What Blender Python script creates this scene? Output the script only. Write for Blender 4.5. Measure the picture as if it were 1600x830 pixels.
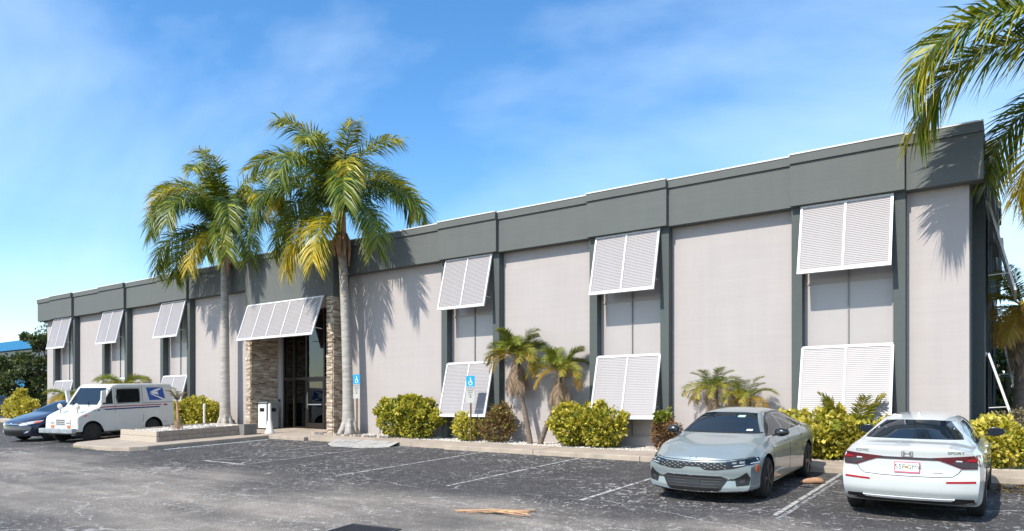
import bpy, bmesh, math, random
from math import sin, cos, pi, radians
from mathutils import Vector, Matrix
from mathutils.bvhtree import BVHTree
from mathutils.geometry import delaunay_2d_cdt

S = bpy.context.scene
for o in list(bpy.data.objects):
    bpy.data.objects.remove(o)
COL = S.collection

# ------------------------------------------------------------------ camera, sky, sun, exposure
EYE = 2.13
cam = bpy.data.cameras.new('camera')
co = bpy.data.objects.new('camera', cam)
COL.objects.link(co)
S.camera = co
cam.sensor_width = 36.0
cam.lens = 36.0 * 1130 / 1600
cam.shift_y = 222.0 / 1600
cam.clip_end = 4000
co.location = (0, -18, EYE)
co.rotation_euler = (radians(90), 0, math.atan(784 / 1130))

SUN = Vector((0.19, 0.96, -1.0)).normalized()          # direction the light travels
W = bpy.data.worlds.new('World')
S.world = W
W.use_nodes = True
nt = W.node_tree
bg = nt.nodes['Background']
sky = nt.nodes.new('ShaderNodeTexSky')
sky.sky_type = 'NISHITA'
sky.sun_disc = False
sky.sun_elevation = math.asin(-SUN.z)
sky.sun_rotation = math.atan2(-SUN.x, -SUN.y)
sky.air_density = 1.0
sky.dust_density = 0.4
sky.ozone_density = 1.2
tc = nt.nodes.new('ShaderNodeTexCoord')
mp = nt.nodes.new('ShaderNodeMapping')
mp.inputs['Scale'].default_value = (0.7, 0.9, 1.6)
mp.inputs['Rotation'].default_value = (0.3, 0.5, 0.4)
nz = nt.nodes.new('ShaderNodeTexNoise')
nz.inputs['Scale'].default_value = 1.6
nz.inputs['Detail'].default_value = 7
nz.inputs['Roughness'].default_value = 0.52
nz.inputs['Distortion'].default_value = 0.4
rmp = nt.nodes.new('ShaderNodeValToRGB')
rmp.color_ramp.elements[0].position = 0.40
rmp.color_ramp.elements[0].color = (0, 0, 0, 1)
rmp.color_ramp.elements[1].position = 0.80
rmp.color_ramp.elements[1].color = (0.60, 0.60, 0.60, 1)
hs = nt.nodes.new('ShaderNodeHueSaturation')
hs.inputs['Saturation'].default_value = 1.32
hs.inputs['Value'].default_value = 1.24
mx = nt.nodes.new('ShaderNodeMix')
mx.data_type = 'RGBA'
mx.inputs[7].default_value = (6.6, 7.7, 8.8, 1)
nt.links.new(tc.outputs['Generated'], mp.inputs['Vector'])
nt.links.new(mp.outputs[0], nz.inputs['Vector'])
nt.links.new(nz.outputs['Fac'], rmp.inputs[0])
nt.links.new(sky.outputs[0], hs.inputs['Color'])
nt.links.new(hs.outputs[0], mx.inputs[6])
nt.links.new(rmp.outputs[0], mx.inputs[0])
nt.links.new(mx.outputs[2], bg.inputs['Color'])
bg.inputs['Strength'].default_value = 0.145

sl = bpy.data.lights.new('sun', 'SUN')
sl.energy = 4.3
sl.angle = radians(0.53)
sl.color = (1.0, 0.94, 0.83)
so = bpy.data.objects.new('sun', sl)
COL.objects.link(so)
so.rotation_euler = SUN.to_track_quat('-Z', 'Y').to_euler()
so.location = (-20, -40, 60)

S.view_settings.view_transform = 'Standard'
S.view_settings.look = 'None'
S.view_settings.exposure = 0.50
S.view_settings.gamma = 1.0
S.render.engine = 'CYCLES'

# ------------------------------------------------------------------ terrain height
def clamp(v, a, b):
    return max(a, min(b, v))

def gz(x, y):
    return 0.0465 * (clamp(y, -40, 1.0) + 18) - 0.014 * clamp(x, -45, 10)

GN = Vector((0.014, -0.0465, 1)).normalized()

# ------------------------------------------------------------------ materials
def new_mat(name):
    m = bpy.data.materials.new(name)
    m.use_nodes = True
    n = m.node_tree
    return m, n, n.nodes['Principled BSDF']

def nd(n, t, **kw):
    x = n.nodes.new(t)
    for k, v in kw.items():
        if k in x.inputs:
            x.inputs[k].default_value = v
        else:
            setattr(x, k, v)
    return x

def ramp(n, stops):
    r = n.nodes.new('ShaderNodeValToRGB')
    e = r.color_ramp.elements
    while len(e) < len(stops):
        e.new(0.5)
    for i, (p, c) in enumerate(stops):
        e[i].position = p
        e[i].color = (*c, 1) if len(c) == 3 else c
    return r

def sc(c, k):
    return tuple(clamp(v * k, 0, 1) for v in c)

def mat(name, c, rough=0.6, metal=0.0, var=0.08, scale=3.0, bump=0.0, bscale=80.0, coat=0.0, spec=0.5, emit=None, stretch=(1, 1, 1)):
    m, n, p = new_mat(name)
    p.inputs['Roughness'].default_value = rough
    p.inputs['Metallic'].default_value = metal
    p.inputs['Specular IOR Level'].default_value = spec
    if coat:
        p.inputs['Coat Weight'].default_value = coat
        p.inputs['Coat Roughness'].default_value = 0.03
    t = nd(n, 'ShaderNodeTexCoord')
    mpn = nd(n, 'ShaderNodeMapping', Scale=stretch)
    n.links.new(t.outputs['Object'], mpn.inputs['Vector'])
    if var > 0:
        z = nd(n, 'ShaderNodeTexNoise', Scale=scale, Detail=6.0, Roughness=0.6)
        n.links.new(mpn.outputs[0], z.inputs['Vector'])
        r = ramp(n, [(0.3, sc(c, 1 - var)), (0.7, sc(c, 1 + var))])
        n.links.new(z.outputs['Fac'], r.inputs[0])
        n.links.new(r.outputs[0], p.inputs['Base Color'])
    else:
        p.inputs['Base Color'].default_value = (*c, 1)
    if bump > 0:
        z2 = nd(n, 'ShaderNodeTexNoise', Scale=bscale, Detail=4.0)
        n.links.new(mpn.outputs[0], z2.inputs['Vector'])
        b = nd(n, 'ShaderNodeBump', Strength=bump, Distance=0.01)
        n.links.new(z2.outputs['Fac'], b.inputs['Height'])
        n.links.new(b.outputs[0], p.inputs['Normal'])
    if emit:
        p.inputs['Emission Color'].default_value = (*c, 1)
        p.inputs['Emission Strength'].default_value = emit
    return m

def leaf_mat(name, stops, rough=0.45, trans=0.3):
    m, n, p = new_mat(name)
    a = nd(n, 'ShaderNodeAttribute', attribute_name='tint')
    r = ramp(n, stops)
    n.links.new(a.outputs['Fac'], r.inputs[0])
    n.links.new(r.outputs[0], p.inputs['Base Color'])
    p.inputs['Roughness'].default_value = rough
    tr = nd(n, 'ShaderNodeBsdfTranslucent')
    n.links.new(r.outputs[0], tr.inputs['Color'])
    mi = nd(n, 'ShaderNodeMixShader', Fac=trans)
    out = n.nodes['Material Output']
    n.links.new(p.outputs[0], mi.inputs[1])
    n.links.new(tr.outputs[0], mi.inputs[2])
    n.links.new(mi.outputs[0], out.inputs['Surface'])
    return m

def wall_mat(name, c, streak):
    """painted stucco: faint trowel bands, fine grain and rain streaks"""
    m, n, p = new_mat(name)
    t = nd(n, 'ShaderNodeTexCoord')
    def noise(scl, st, det=6.0):
        mm = nd(n, 'ShaderNodeMapping', Scale=st)
        n.links.new(t.outputs['Object'], mm.inputs['Vector'])
        z = nd(n, 'ShaderNodeTexNoise', Scale=scl, Detail=det, Roughness=0.6)
        n.links.new(mm.outputs[0], z.inputs['Vector'])
        return z
    z1 = noise(0.9, (1, 1, 1))
    z2 = noise(2.2, (1.6, 1.6, 0.12))
    z3 = noise(3.0, (0.15, 0.15, 3.0))
    a = nd(n, 'ShaderNodeMath', operation='ADD')
    n.links.new(z1.outputs['Fac'], a.inputs[0])
    n.links.new(z2.outputs['Fac'], a.inputs[1])
    a2 = nd(n, 'ShaderNodeMath', operation='ADD')
    n.links.new(a.outputs[0], a2.inputs[0])
    n.links.new(z3.outputs['Fac'], a2.inputs[1])
    r = ramp(n, [(0.0, sc(c, 1 - streak)), (1.0, sc(c, 1 + streak * 0.8))])
    mr = nd(n, 'ShaderNodeMapRange')
    mr.inputs['From Min'].default_value = 1.0
    mr.inputs['From Max'].default_value = 2.0
    n.links.new(a2.outputs[0], mr.inputs['Value'])
    n.links.new(mr.outputs[0], r.inputs[0])
    n.links.new(r.outputs[0], p.inputs['Base Color'])
    p.inputs['Roughness'].default_value = 0.85
    z4 = noise(60, (1, 1, 1), 3.0)
    z5 = noise(4, (0.4, 0.4, 4.0), 4.0)
    am = nd(n, 'ShaderNodeMath', operation='MULTIPLY_ADD')
    am.inputs[1].default_value = 0.6
    n.links.new(z5.outputs['Fac'], am.inputs[0])
    n.links.new(z4.outputs['Fac'], am.inputs[2])
    b = nd(n, 'ShaderNodeBump', Strength=0.5, Distance=0.008)
    n.links.new(am.outputs[0], b.inputs['Height'])
    n.links.new(b.outputs[0], p.inputs['Normal'])
    return m

M = {}
M['stucco'] = wall_mat('white_stucco', (0.395, 0.360, 0.350), 0.07)
M['grey'] = wall_mat('grey_green_stucco', (0.108, 0.117, 0.112), 0.09)
M['pilaster'] = wall_mat('dark_pilaster_stucco', (0.074, 0.087, 0.086), 0.10)
M['trim'] = mat('white_aluminium', (0.62, 0.62, 0.63), 0.4, 0.0, 0.03)
M['slat'] = mat('white_slat_enamel', (0.33, 0.308, 0.312), 0.45, 0.0, 0.03)
M['panel'] = mat('window_panel_film', (0.385, 0.352, 0.344), 0.25, 0.0, 0.03, 1.5)
M['mullion'] = mat('grey_mullion', (0.20, 0.19, 0.19), 0.4)
M['bronze'] = mat('dark_bronze_frame', (0.045, 0.036, 0.030), 0.35, 0.5, 0.1)
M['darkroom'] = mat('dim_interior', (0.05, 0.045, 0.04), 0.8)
M['concrete'] = mat('walk_concrete', (0.37, 0.305, 0.245), 0.85, 0, 0.16, 1.8, 0.3, 90)
M['kerb'] = mat('kerb_concrete', (0.36, 0.30, 0.24), 0.9, 0, 0.22, 2.5, 0.4, 60)
M['timber'] = mat('weathered_timber', (0.30, 0.25, 0.205), 0.85, 0, 0.28, 2.2, 0.5, 30, stretch=(1.0, 6.0, 12.0))
M['timber_end'] = mat('weathered_timber_pale', (0.42, 0.36, 0.29), 0.85, 0, 0.2, 2.2, 0.5, 30, stretch=(6, 1, 12))
M['block'] = mat('grey_block', (0.16, 0.15, 0.14), 0.9, 0, 0.2, 3, 0.3, 50)
M['paint'] = None
M['trunk'] = mat('palm_trunk_grey', (0.36, 0.33, 0.30), 0.85, 0, 0.28, 3.0, 0.6, 14, stretch=(1, 1, 5))
M['darktrunk'] = mat('palm_trunk_brown', (0.15, 0.115, 0.09), 0.9, 0, 0.35, 6.0, 0.7, 25, stretch=(1, 1, 3))
M['bark'] = mat('bark', (0.13, 0.10, 0.075), 0.9, 0, 0.3, 5.0, 0.6, 30)
M['husk'] = mat('dry_sheath', (0.38, 0.22, 0.13), 0.8, 0, 0.3, 5.0, 0.3, 20)
M['tan'] = mat('tan_stalk', (0.48, 0.32, 0.16), 0.8, 0, 0.25, 6.0)
M['dryleaf'] = leaf_mat('dry_leaf', [(0, (0.18, 0.115, 0.075)), (0.5, (0.33, 0.23, 0.15)), (1, (0.50, 0.38, 0.26))], 0.8, 0.2)
M['palmleaf'] = leaf_mat('palm_leaflet', [(0, (0.030, 0.075, 0.015)), (0.36, (0.10, 0.165, 0.014)), (0.62, (0.38, 0.36, 0.018)), (1, (0.62, 0.44, 0.035))], 0.42, 0.28)
M['dateleaf'] = leaf_mat('date_leaflet', [(0, (0.085, 0.13, 0.016)), (0.42, (0.23, 0.27, 0.025)), (0.70, (0.46, 0.31, 0.03)), (1, (0.42, 0.22, 0.06))], 0.5, 0.3)
M['varileaf'] = leaf_mat('variegated_leaf', [(0, (0.030, 0.060, 0.012)), (0.30, (0.13, 0.17, 0.018)), (0.52, (0.46, 0.41, 0.03)), (1, (0.72, 0.60, 0.13))], 0.42, 0.3)
M['greenleaf'] = leaf_mat('green_leaf', [(0, (0.03, 0.065, 0.018)), (0.5, (0.075, 0.13, 0.025)), (1, (0.20, 0.24, 0.05))], 0.5, 0.25)
M['darkleaf'] = leaf_mat('dark_leaf', [(0, (0.025, 0.045, 0.014)), (0.5, (0.065, 0.095, 0.022)), (1, (0.17, 0.18, 0.035))], 0.6, 0.2)
M['redleaf'] = leaf_mat('copper_leaf', [(0, (0.07, 0.035, 0.018)), (0.5, (0.20, 0.10, 0.035)), (0.8, (0.24, 0.18, 0.05)), (1, (0.28, 0.30, 0.05))], 0.6, 0.25)
M['brownleaf'] = leaf_mat('bare_twig_leaf', [(0, (0.10, 0.075, 0.05)), (0.6, (0.20, 0.15, 0.09)), (1, (0.25, 0.25, 0.10))], 0.8, 0.2)
M['stone'] = leaf_mat('ledger_stone', [(0, (0.16, 0.11, 0.075)), (0.35, (0.33, 0.25, 0.18)), (0.7, (0.50, 0.41, 0.31)), (1, (0.66, 0.59, 0.50))], 0.9, 0.0)
M['pebble'] = leaf_mat('white_pebble', [(0, (0.35, 0.31, 0.27)), (0.5, (0.6, 0.56, 0.51)), (1, (0.78, 0.75, 0.71))], 0.8, 0.0)
M['soil'] = mat('bed_soil', (0.46, 0.41, 0.36), 0.95, 0, 0.3, 8, 0.6, 40)
M['signblue'] = mat('sign_blue', (0.005, 0.27, 0.62), 0.4, 0, 0.03)
M['signwhite'] = mat('sign_white', (0.42, 0.41, 0.39), 0.45, 0, 0.05)
M['signblack'] = mat('sign_black', (0.03, 0.03, 0.03), 0.5, 0, 0)
M['postbrown'] = mat('sign_post_brown', (0.12, 0.075, 0.035), 0.6, 0.2, 0.1)
M['galv'] = mat('galvanised', (0.40, 0.41, 0.41), 0.45, 0.6, 0.1)
M['binwhite'] = mat('bin_pale', (0.62, 0.64, 0.63), 0.5, 0, 0.05)
M['bingrey'] = mat('bin_grey', (0.20, 0.215, 0.22), 0.55, 0, 0.08)
M['plastic_white'] = mat('white_plastic', (0.76, 0.73, 0.66), 0.5, 0, 0.05)
# cars
def paint(name, c, rough=0.28, metal=0.0, coat=1.0):
    m = mat(name, c, rough, metal, 0.02, 1.0, 0, 80, coat)
    return m
M['silver'] = paint('satin_grey_paint', (0.26, 0.305, 0.312), 0.32, 0.3)
M['white'] = paint('white_paint', (0.53, 0.56, 0.555), 0.28)
M['navy'] = paint('navy_paint', (0.004, 0.010, 0.034), 0.35, 0.0)
M['blackpaint'] = paint('black_paint', (0.008, 0.008, 0.009), 0.3)
M['mailwhite'] = mat('mail_truck_white', (0.64, 0.645, 0.615), 0.4, 0, 0.05, 1.5, 0, 80, 0.3)
M['glass'] = mat('tinted_car_glass', (0.008, 0.014, 0.022), 0.02, 0, 0, spec=0.6)
M['glass_clear'] = mat('side_glass', (0.03, 0.034, 0.032), 0.03, 0, 0, spec=0.5)
M['glass_dark'] = mat('truck_window_glass', (0.012, 0.013, 0.012), 0.05, 0, 0, spec=0.25)
M['blacktrim'] = mat('black_trim', (0.012, 0.012, 0.013), 0.35, 0, 0)
M['gap'] = mat('panel_gap', (0.02, 0.02, 0.02), 0.8, 0, 0)
M['gap_soft'] = mat('panel_gap_pale', (0.14, 0.15, 0.15), 0.8, 0, 0)
M['rubber'] = mat('tyre_rubber', (0.016, 0.016, 0.017), 0.8, 0, 0.2, 8)
M['rimblack'] = mat('black_alloy', (0.025, 0.026, 0.028), 0.3, 0.6, 0)
M['rimsteel'] = mat('dark_steel_wheel', (0.03, 0.03, 0.032), 0.5, 0.3, 0.1)
M['rimsilver'] = mat('silver_alloy', (0.45, 0.46, 0.47), 0.3, 0.8, 0)
M['chrome'] = mat('chrome', (0.75, 0.76, 0.78), 0.12, 1.0, 0)
M['tailred'] = mat('tail_lens_red', (0.085, 0.004, 0.010), 0.08, 0, 0, coat=1.0)
M['tailsmoke'] = mat('tail_lens_smoke', (0.04, 0.035, 0.045), 0.08, 0, 0, coat=1.0)
M['amber'] = mat('amber_lens', (0.75, 0.13, 0.03), 0.2, 0, 0)
M['lampclear'] = mat('lamp_clear', (0.62, 0.64, 0.66), 0.1, 0.2, 0)
M['reflred'] = mat('reflector_red', (0.35, 0.01, 0.02), 0.2, 0, 0)
M['plate'] = mat('plate_white', (0.72, 0.74, 0.72), 0.4, 0, 0.03)
M['plategreen'] = mat('plate_green', (0.006, 0.09, 0.06), 0.5, 0, 0)
M['platepink'] = mat('plate_frame_pink', (0.62, 0.12, 0.20), 0.4, 0, 0)
M['orange'] = mat('orange_fruit', (0.8, 0.22, 0.02), 0.5, 0, 0)
M['mailblue'] = mat('mail_blue', (0.012, 0.085, 0.36), 0.4, 0, 0)
M['mailstripe'] = mat('mail_stripe_blue', (0.02, 0.035, 0.16), 0.4, 0, 0)
M['mailred'] = mat('mail_stripe_red', (0.36, 0.05, 0.10), 0.4, 0, 0)
M['steelbumper'] = mat('worn_bumper', (0.36, 0.39, 0.41), 0.45, 0.4, 0.3, 6)
M['sticker'] = mat('sticker_green', (0.42, 0.70, 0.45), 0.5, 0, 0)
M['sticker_w'] = mat('sticker_white', (0.8, 0.8, 0.8), 0.5, 0, 0)
M['bluewall'] = mat('bright_blue_wall', (0.012, 0.17, 0.36), 0.6, 0, 0.05)
M['navywall'] = mat('dark_blue_glass', (0.012, 0.025, 0.06), 0.25, 0, 0.1)
M['palewall'] = mat('pale_grey_wall', (0.42, 0.44, 0.45), 0.8, 0, 0.06)
M['redroof'] = mat('brown_shingle', (0.17, 0.10, 0.085), 0.9, 0, 0.2, 4)
M['iron'] = mat('cast_iron', (0.045, 0.045, 0.05), 0.7, 0.3, 0.2, 5)
M['fence'] = mat('black_fence', (0.02, 0.02, 0.02), 0.6, 0, 0)

def glass_door():
    m, n, p = new_mat('door_glass')
    p.inputs['Base Color'].default_value = (0.35, 0.36, 0.34, 1)
    p.inputs['Roughness'].default_value = 0.0
    gl = nd(n, 'ShaderNodeBsdfGlossy', Roughness=0.0)
    gl.inputs['Color'].default_value = (0.95, 0.97, 1, 1)
    tr = nd(n, 'ShaderNodeBsdfTransparent')
    tr.inputs['Color'].default_value = (0.42, 0.40, 0.38, 1)
    fr = nd(n, 'ShaderNodeFresnel', IOR=1.7)
    mi = nd(n, 'ShaderNodeMixShader')
    n.links.new(fr.outputs[0], mi.inputs[0])
    n.links.new(tr.outputs[0], mi.inputs[1])
    n.links.new(gl.outputs[0], mi.inputs[2])
    n.links.new(mi.outputs[0], n.nodes['Material Output'].inputs['Surface'])
    return m
M['doorglass'] = glass_door()

def asphalt():
    m, n, p = new_mat('asphalt')
    t = nd(n, 'ShaderNodeTexCoord')
    sep = nd(n, 'ShaderNodeSeparateXYZ')
    n.links.new(t.outputs['Object'], sep.inputs[0])
    def noise(scl, st=(1, 1, 1), det=5.0, rough=0.6, dist=0.0):
        mm = nd(n, 'ShaderNodeMapping', Scale=st)
        n.links.new(t.outputs['Object'], mm.inputs['Vector'])
        z = nd(n, 'ShaderNodeTexNoise', Scale=scl, Detail=det, Roughness=rough, Distortion=dist)
        n.links.new(mm.outputs[0], z.inputs['Vector'])
        return z.outputs['Fac']
    def math_(op, a, b=None, c=None):
        x = nd(n, 'ShaderNodeMath', operation=op)
        for i, v in enumerate((a, b, c)):
            if v is None:
                continue
            if isinstance(v, (int, float)):
                x.inputs[i].default_value = v
            else:
                n.links.new(v, x.inputs[i])
        return x.outputs[0]
    def mrange(v, a, b, lo=0.0, hi=1.0):
        x = nd(n, 'ShaderNodeMapRange', interpolation_type='SMOOTHSTEP')
        n.links.new(v, x.inputs['Value'])
        for k, q in (('From Min', a), ('From Max', b), ('To Min', lo), ('To Max', hi)):
            x.inputs[k].default_value = q
        return x.outputs[0]
    def mixc(f, a, b):
        x = nd(n, 'ShaderNodeMix', data_type='RGBA')
        n.links.new(f, x.inputs[0]) if not isinstance(f, float) else None
        for i, v in ((6, a), (7, b)):
            if isinstance(v, tuple):
                x.inputs[i].default_value = (*v, 1)
            else:
                n.links.new(v, x.inputs[i])
        return x.outputs[2]
    # wear: driving lane worn pale between y=-13 and y=-8.3
    wob = math_('MULTIPLY_ADD', noise(0.22, (1, 1.2, 1), 4), 5.0, -2.5)
    yw = math_('ADD', sep.outputs['Y'], wob)
    lane = math_('MULTIPLY', mrange(yw, -7.4, -9.3), mrange(yw, -14.5, -11.6))
    tracks = mrange(noise(1.3, (0.12, 1.5, 1), 3), 0.40, 0.62, 0.68, 1.0)
    patch = mrange(noise(0.5, (0.5, 1, 1), 4), 0.32, 0.6, 0.35, 1.0)
    lane = math_('MULTIPLY', math_('MULTIPLY', lane, tracks), patch)
    fine = noise(55, (1, 1, 1), 3, 0.7)
    mid = noise(1.7, (1, 1, 1), 6, 0.6)
    r1 = ramp(n, [(0.25, (0.046, 0.043, 0.043)), (0.75, (0.080, 0.075, 0.074))])
    n.links.new(mid, r1.inputs[0])
    r2 = ramp(n, [(0.25, (0.23, 0.198, 0.168)), (0.75, (0.35, 0.310, 0.265))])
    n.links.new(mid, r2.inputs[0])
    base = mixc(lane, r1.outputs[0], r2.outputs[0])
    # aggregate showing through the seal coat: short pale flecks in drifts
    v = nd(n, 'ShaderNodeTexVoronoi', feature='DISTANCE_TO_EDGE', Scale=5.5)
    mm = nd(n, 'ShaderNodeMapping', Scale=(1.0, 1.25, 1))
    wn = nd(n, 'ShaderNodeTexNoise', Scale=6.0, Detail=3.0)
    n.links.new(t.outputs['Object'], wn.inputs['Vector'])
    ad = nd(n, 'ShaderNodeMixRGB', blend_type='ADD', Fac=0.25)
    n.links.new(t.outputs['Object'], ad.inputs[1])
    n.links.new(wn.outputs['Color'], ad.inputs[2])
    n.links.new(ad.outputs[0], mm.inputs['Vector'])
    n.links.new(mm.outputs[0], v.inputs['Vector'])
    edge = mrange(v.outputs['Distance'], 0.085, 0.03)
    brk = mrange(noise(7.5, (1, 1, 1), 3, 0.7), 0.50, 0.60)
    drift = mrange(noise(0.45, (1, 1, 1), 3), 0.36, 0.62, 0.15, 1.0)
    fl = math_('MULTIPLY', math_('MULTIPLY', edge, brk), drift)
    v2 = nd(n, 'ShaderNodeTexVoronoi', Scale=15.0)
    n.links.new(t.outputs['Object'], v2.inputs['Vector'])
    dots = math_('MULTIPLY', mrange(v2.outputs['Distance'], 0.26, 0.15), mrange(noise(3.0, (1, 1, 1), 4), 0.47, 0.62))
    fl = math_('MAXIMUM', fl, math_('MULTIPLY', dots, 0.75))
    v3 = nd(n, 'ShaderNodeTexVoronoi', feature='DISTANCE_TO_EDGE', Scale=0.42)
    m3 = nd(n, 'ShaderNodeMapping', Scale=(0.6, 1.4, 1))
    w3 = nd(n, 'ShaderNodeTexNoise', Scale=1.1, Detail=6.0, Roughness=0.65)
    n.links.new(t.outputs['Object'], w3.inputs['Vector'])
    a3 = nd(n, 'ShaderNodeMixRGB', blend_type='ADD', Fac=0.9)
    n.links.new(t.outputs['Object'], a3.inputs[1])
    n.links.new(w3.outputs['Color'], a3.inputs[2])
    n.links.new(a3.outputs[0], m3.inputs['Vector'])
    n.links.new(m3.outputs[0], v3.inputs['Vector'])
    crack = math_('MULTIPLY', mrange(v3.outputs['Distance'], 0.010, 0.003), mrange(noise(0.8), 0.42, 0.58))
    fl = math_('MAXIMUM', fl, math_('MULTIPLY', crack, 0.7))
    col = mixc(math_('MULTIPLY', fl, 0.9), base, (0.50, 0.48, 0.45))
    gr = mixc(mrange(fine, 0.35, 0.7), (0.60, 0.60, 0.60), (1.35, 1.35, 1.35))
    mu = nd(n, 'ShaderNodeMix', data_type='RGBA', blend_type='MULTIPLY')
    mu.inputs[0].default_value = 1.0
    n.links.new(col, mu.inputs[6])
    n.links.new(gr, mu.inputs[7])
    # tyre smears and oil
    oil = mrange(noise(0.9, (1, 1, 1), 4), 0.62, 0.75, 1.0, 0.72)
    mu2 = nd(n, 'ShaderNodeVectorMath', operation='SCALE')
    n.links.new(mu.outputs[2], mu2.inputs[0])
    n.links.new(oil, mu2.inputs['Scale'])
    n.links.new(mu2.outputs[0], p.inputs['Base Color'])
    p.inputs['Roughness'].default_value = 0.82
    p.inputs['Specular IOR Level'].default_value = 0.3
    b = nd(n, 'ShaderNodeBump', Strength=0.5, Distance=0.01)
    n.links.new(fine, b.inputs['Height'])
    n.links.new(b.outputs[0], p.inputs['Normal'])
    return m
M['asphalt'] = asphalt()

def worn_paint(name, c, thr, under=(0.075, 0.073, 0.077), st=(1, 1, 1)):
    m, n, p = new_mat(name)
    t = nd(n, 'ShaderNodeTexCoord')
    z = nd(n, 'ShaderNodeTexNoise', Scale=9.0, Detail=7.0, Roughness=0.75)
    ms = nd(n, 'ShaderNodeMapping', Scale=st)
    n.links.new(t.outputs['Object'], ms.inputs['Vector'])
    n.links.new(ms.outputs[0], z.inputs['Vector'])
    r = ramp(n, [(thr - 0.06, under), (thr + 0.05, c)])
    n.links.new(z.outputs['Fac'], r.inputs[0])
    n.links.new(r.outputs[0], p.inputs['Base Color'])
    p.inputs['Roughness'].default_value = 0.8
    return m
M['line'] = worn_paint('worn_line_paint', (0.44, 0.43, 0.40), 0.48)
M['line_faint'] = worn_paint('faded_line_paint', (0.36, 0.355, 0.34), 0.52)
M['line_blue'] = worn_paint('blue_white_line_paint', (0.55, 0.62, 0.66), 0.42)
M['ramp_paint'] = worn_paint('ramp_white_paint', (0.40, 0.38, 0.355), 0.47, (0.22, 0.21, 0.20), (0.8, .22, 1))

# ------------------------------------------------------------------ mesh helpers
class MB:
    def __init__(s):
        s.v, s.f, s.t = [], [], []
    def add(s, vs, fs, tint=None):
        b = len(s.v)
        s.v += [tuple(v) for v in vs]
        s.f += [tuple(i + b for i in f) for f in fs]
        if tint is not None:
            s.t += [tint] * len(fs)
        return s
    def box(s, x0, x1, y0, y1, z0, z1, tint=None):
        return s.add([(x, y, z) for z in (z0, z1) for y in (y0, y1) for x in (x0, x1)],
                     [(0, 2, 3, 1), (4, 5, 7, 6), (0, 1, 5, 4), (2, 6, 7, 3), (0, 4, 6, 2), (1, 3, 7, 5)], tint)
    def bar(s, a, b, w, h, up=(0, 0, 1)):
        """box beam from a to b, w wide, h deep"""
        a, b = Vector(a), Vector(b)
        d = (b - a).normalized()
        side = d.cross(Vector(up))
        if side.length < 1e-4:
            side = Vector((1, 0, 0))
        side.normalize()
        u = side.cross(d)
        vs = [p + side * (sx * w / 2) + u * (su * h / 2) for p in (a, b) for sx, su in ((-1, -1), (1, -1), (1, 1), (-1, 1))]
        return s.add(vs, [(3, 2, 1, 0), (4, 5, 6, 7), (0, 1, 5, 4), (1, 2, 6, 5), (2, 3, 7, 6), (3, 0, 4, 7)])
    def tube(s, pts, rads, n=8, cap=True):
        b = len(s.v)
        pts = [Vector(p) for p in pts]
        ref = Vector((0.13, 0.97, 0.2)).normalized()
        for i, p in enumerate(pts):
            d = (pts[min(i + 1, len(pts) - 1)] - pts[max(i - 1, 0)]).normalized()
            u = d.cross(ref)
            if u.length < 0.05:
                u = d.cross(Vector((1, 0, 0)))
            u.normalize()
            w = d.cross(u)
            for k in range(n):
                a = 2 * pi * k / n
                s.v.append(tuple(p + (u * cos(a) + w * sin(a)) * rads[i]))
        for i in range(len(pts) - 1):
            for k in range(n):
                k2 = (k + 1) % n
                s.f.append((b + i * n + k, b + i * n + k2, b + (i + 1) * n + k2, b + (i + 1) * n + k))
        if cap:
            s.f.append(tuple(b + k for k in reversed(range(n))))
            s.f.append(tuple(b + (len(pts) - 1) * n + k for k in range(n)))
        return s
    def lathe(s, prof, n=20, axis='z', c=(0, 0, 0)):
        b = len(s.v)
        for r, h in prof:
            for k in range(n):
                a = 2 * pi * k / n
                if axis == 'z':
                    s.v.append((c[0] + r * cos(a), c[1] + r * sin(a), c[2] + h))
                else:
                    s.v.append((c[0] + h, c[1] + r * cos(a), c[2] + r * sin(a)))
        for i in range(len(prof) - 1):
            for k in range(n):
                k2 = (k + 1) % n
                s.f.append((b + i * n + k, b + i * n + k2, b + (i + 1) * n + k2, b + (i + 1) * n + k))
        s.f.append(tuple(b + k for k in reversed(range(n))))
        s.f.append(tuple(b + (len(prof) - 1) * n + k for k in range(n)))
        return s
    def mesh(s, name, m, smooth=False, sharp=None):
        me = bpy.data.meshes.new(name)
        me.from_pydata(s.v, [], s.f)
        me.update()
        if m:
            me.materials.append(m)
        if s.t and len(s.t) == len(s.f):
            a = me.attributes.new('tint', 'FLOAT', 'FACE')
            a.data.foreach_set('value', s.t)
        if smooth:
            me.shade_smooth()
            if sharp:
                me.set_sharp_from_angle(angle=radians(sharp))
        return me
    def obj(s, name, m, parent=None, smooth=False, sharp=None):
        return link(name, s.mesh(name, m, smooth, sharp), parent)

def link(name, data, parent=None):
    o = bpy.data.objects.new(name, data)
    COL.objects.link(o)
    if parent:
        o.parent = parent
    return o

def tag(o, label, cat, group=None):
    o['label'] = label
    o['category'] = cat
    if group:
        o['group'] = group
    return o

def thing(name, label, cat, loc=(0, 0, 0), rz=0.0, group=None):
    o = link(name, None)
    o.location = loc
    o.rotation_euler = (0, 0, rz)
    o.empty_display_size = 0.3
    return tag(o, label, cat, group)

def struct(o, label=None):
    o['kind'] = 'structure'
    if label:
        o['label'] = label
    return o

def stuff(o):
    o['kind'] = 'stuff'
    return o

def bevel(o, w, seg=2):
    bm = bmesh.new()
    bm.from_mesh(o.data)
    bmesh.ops.bevel(bm, geom=list(bm.edges), offset=w, segments=seg, affect='EDGES', profile=0.6)
    bm.to_mesh(o.data)
    bm.free()
    return o

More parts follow.
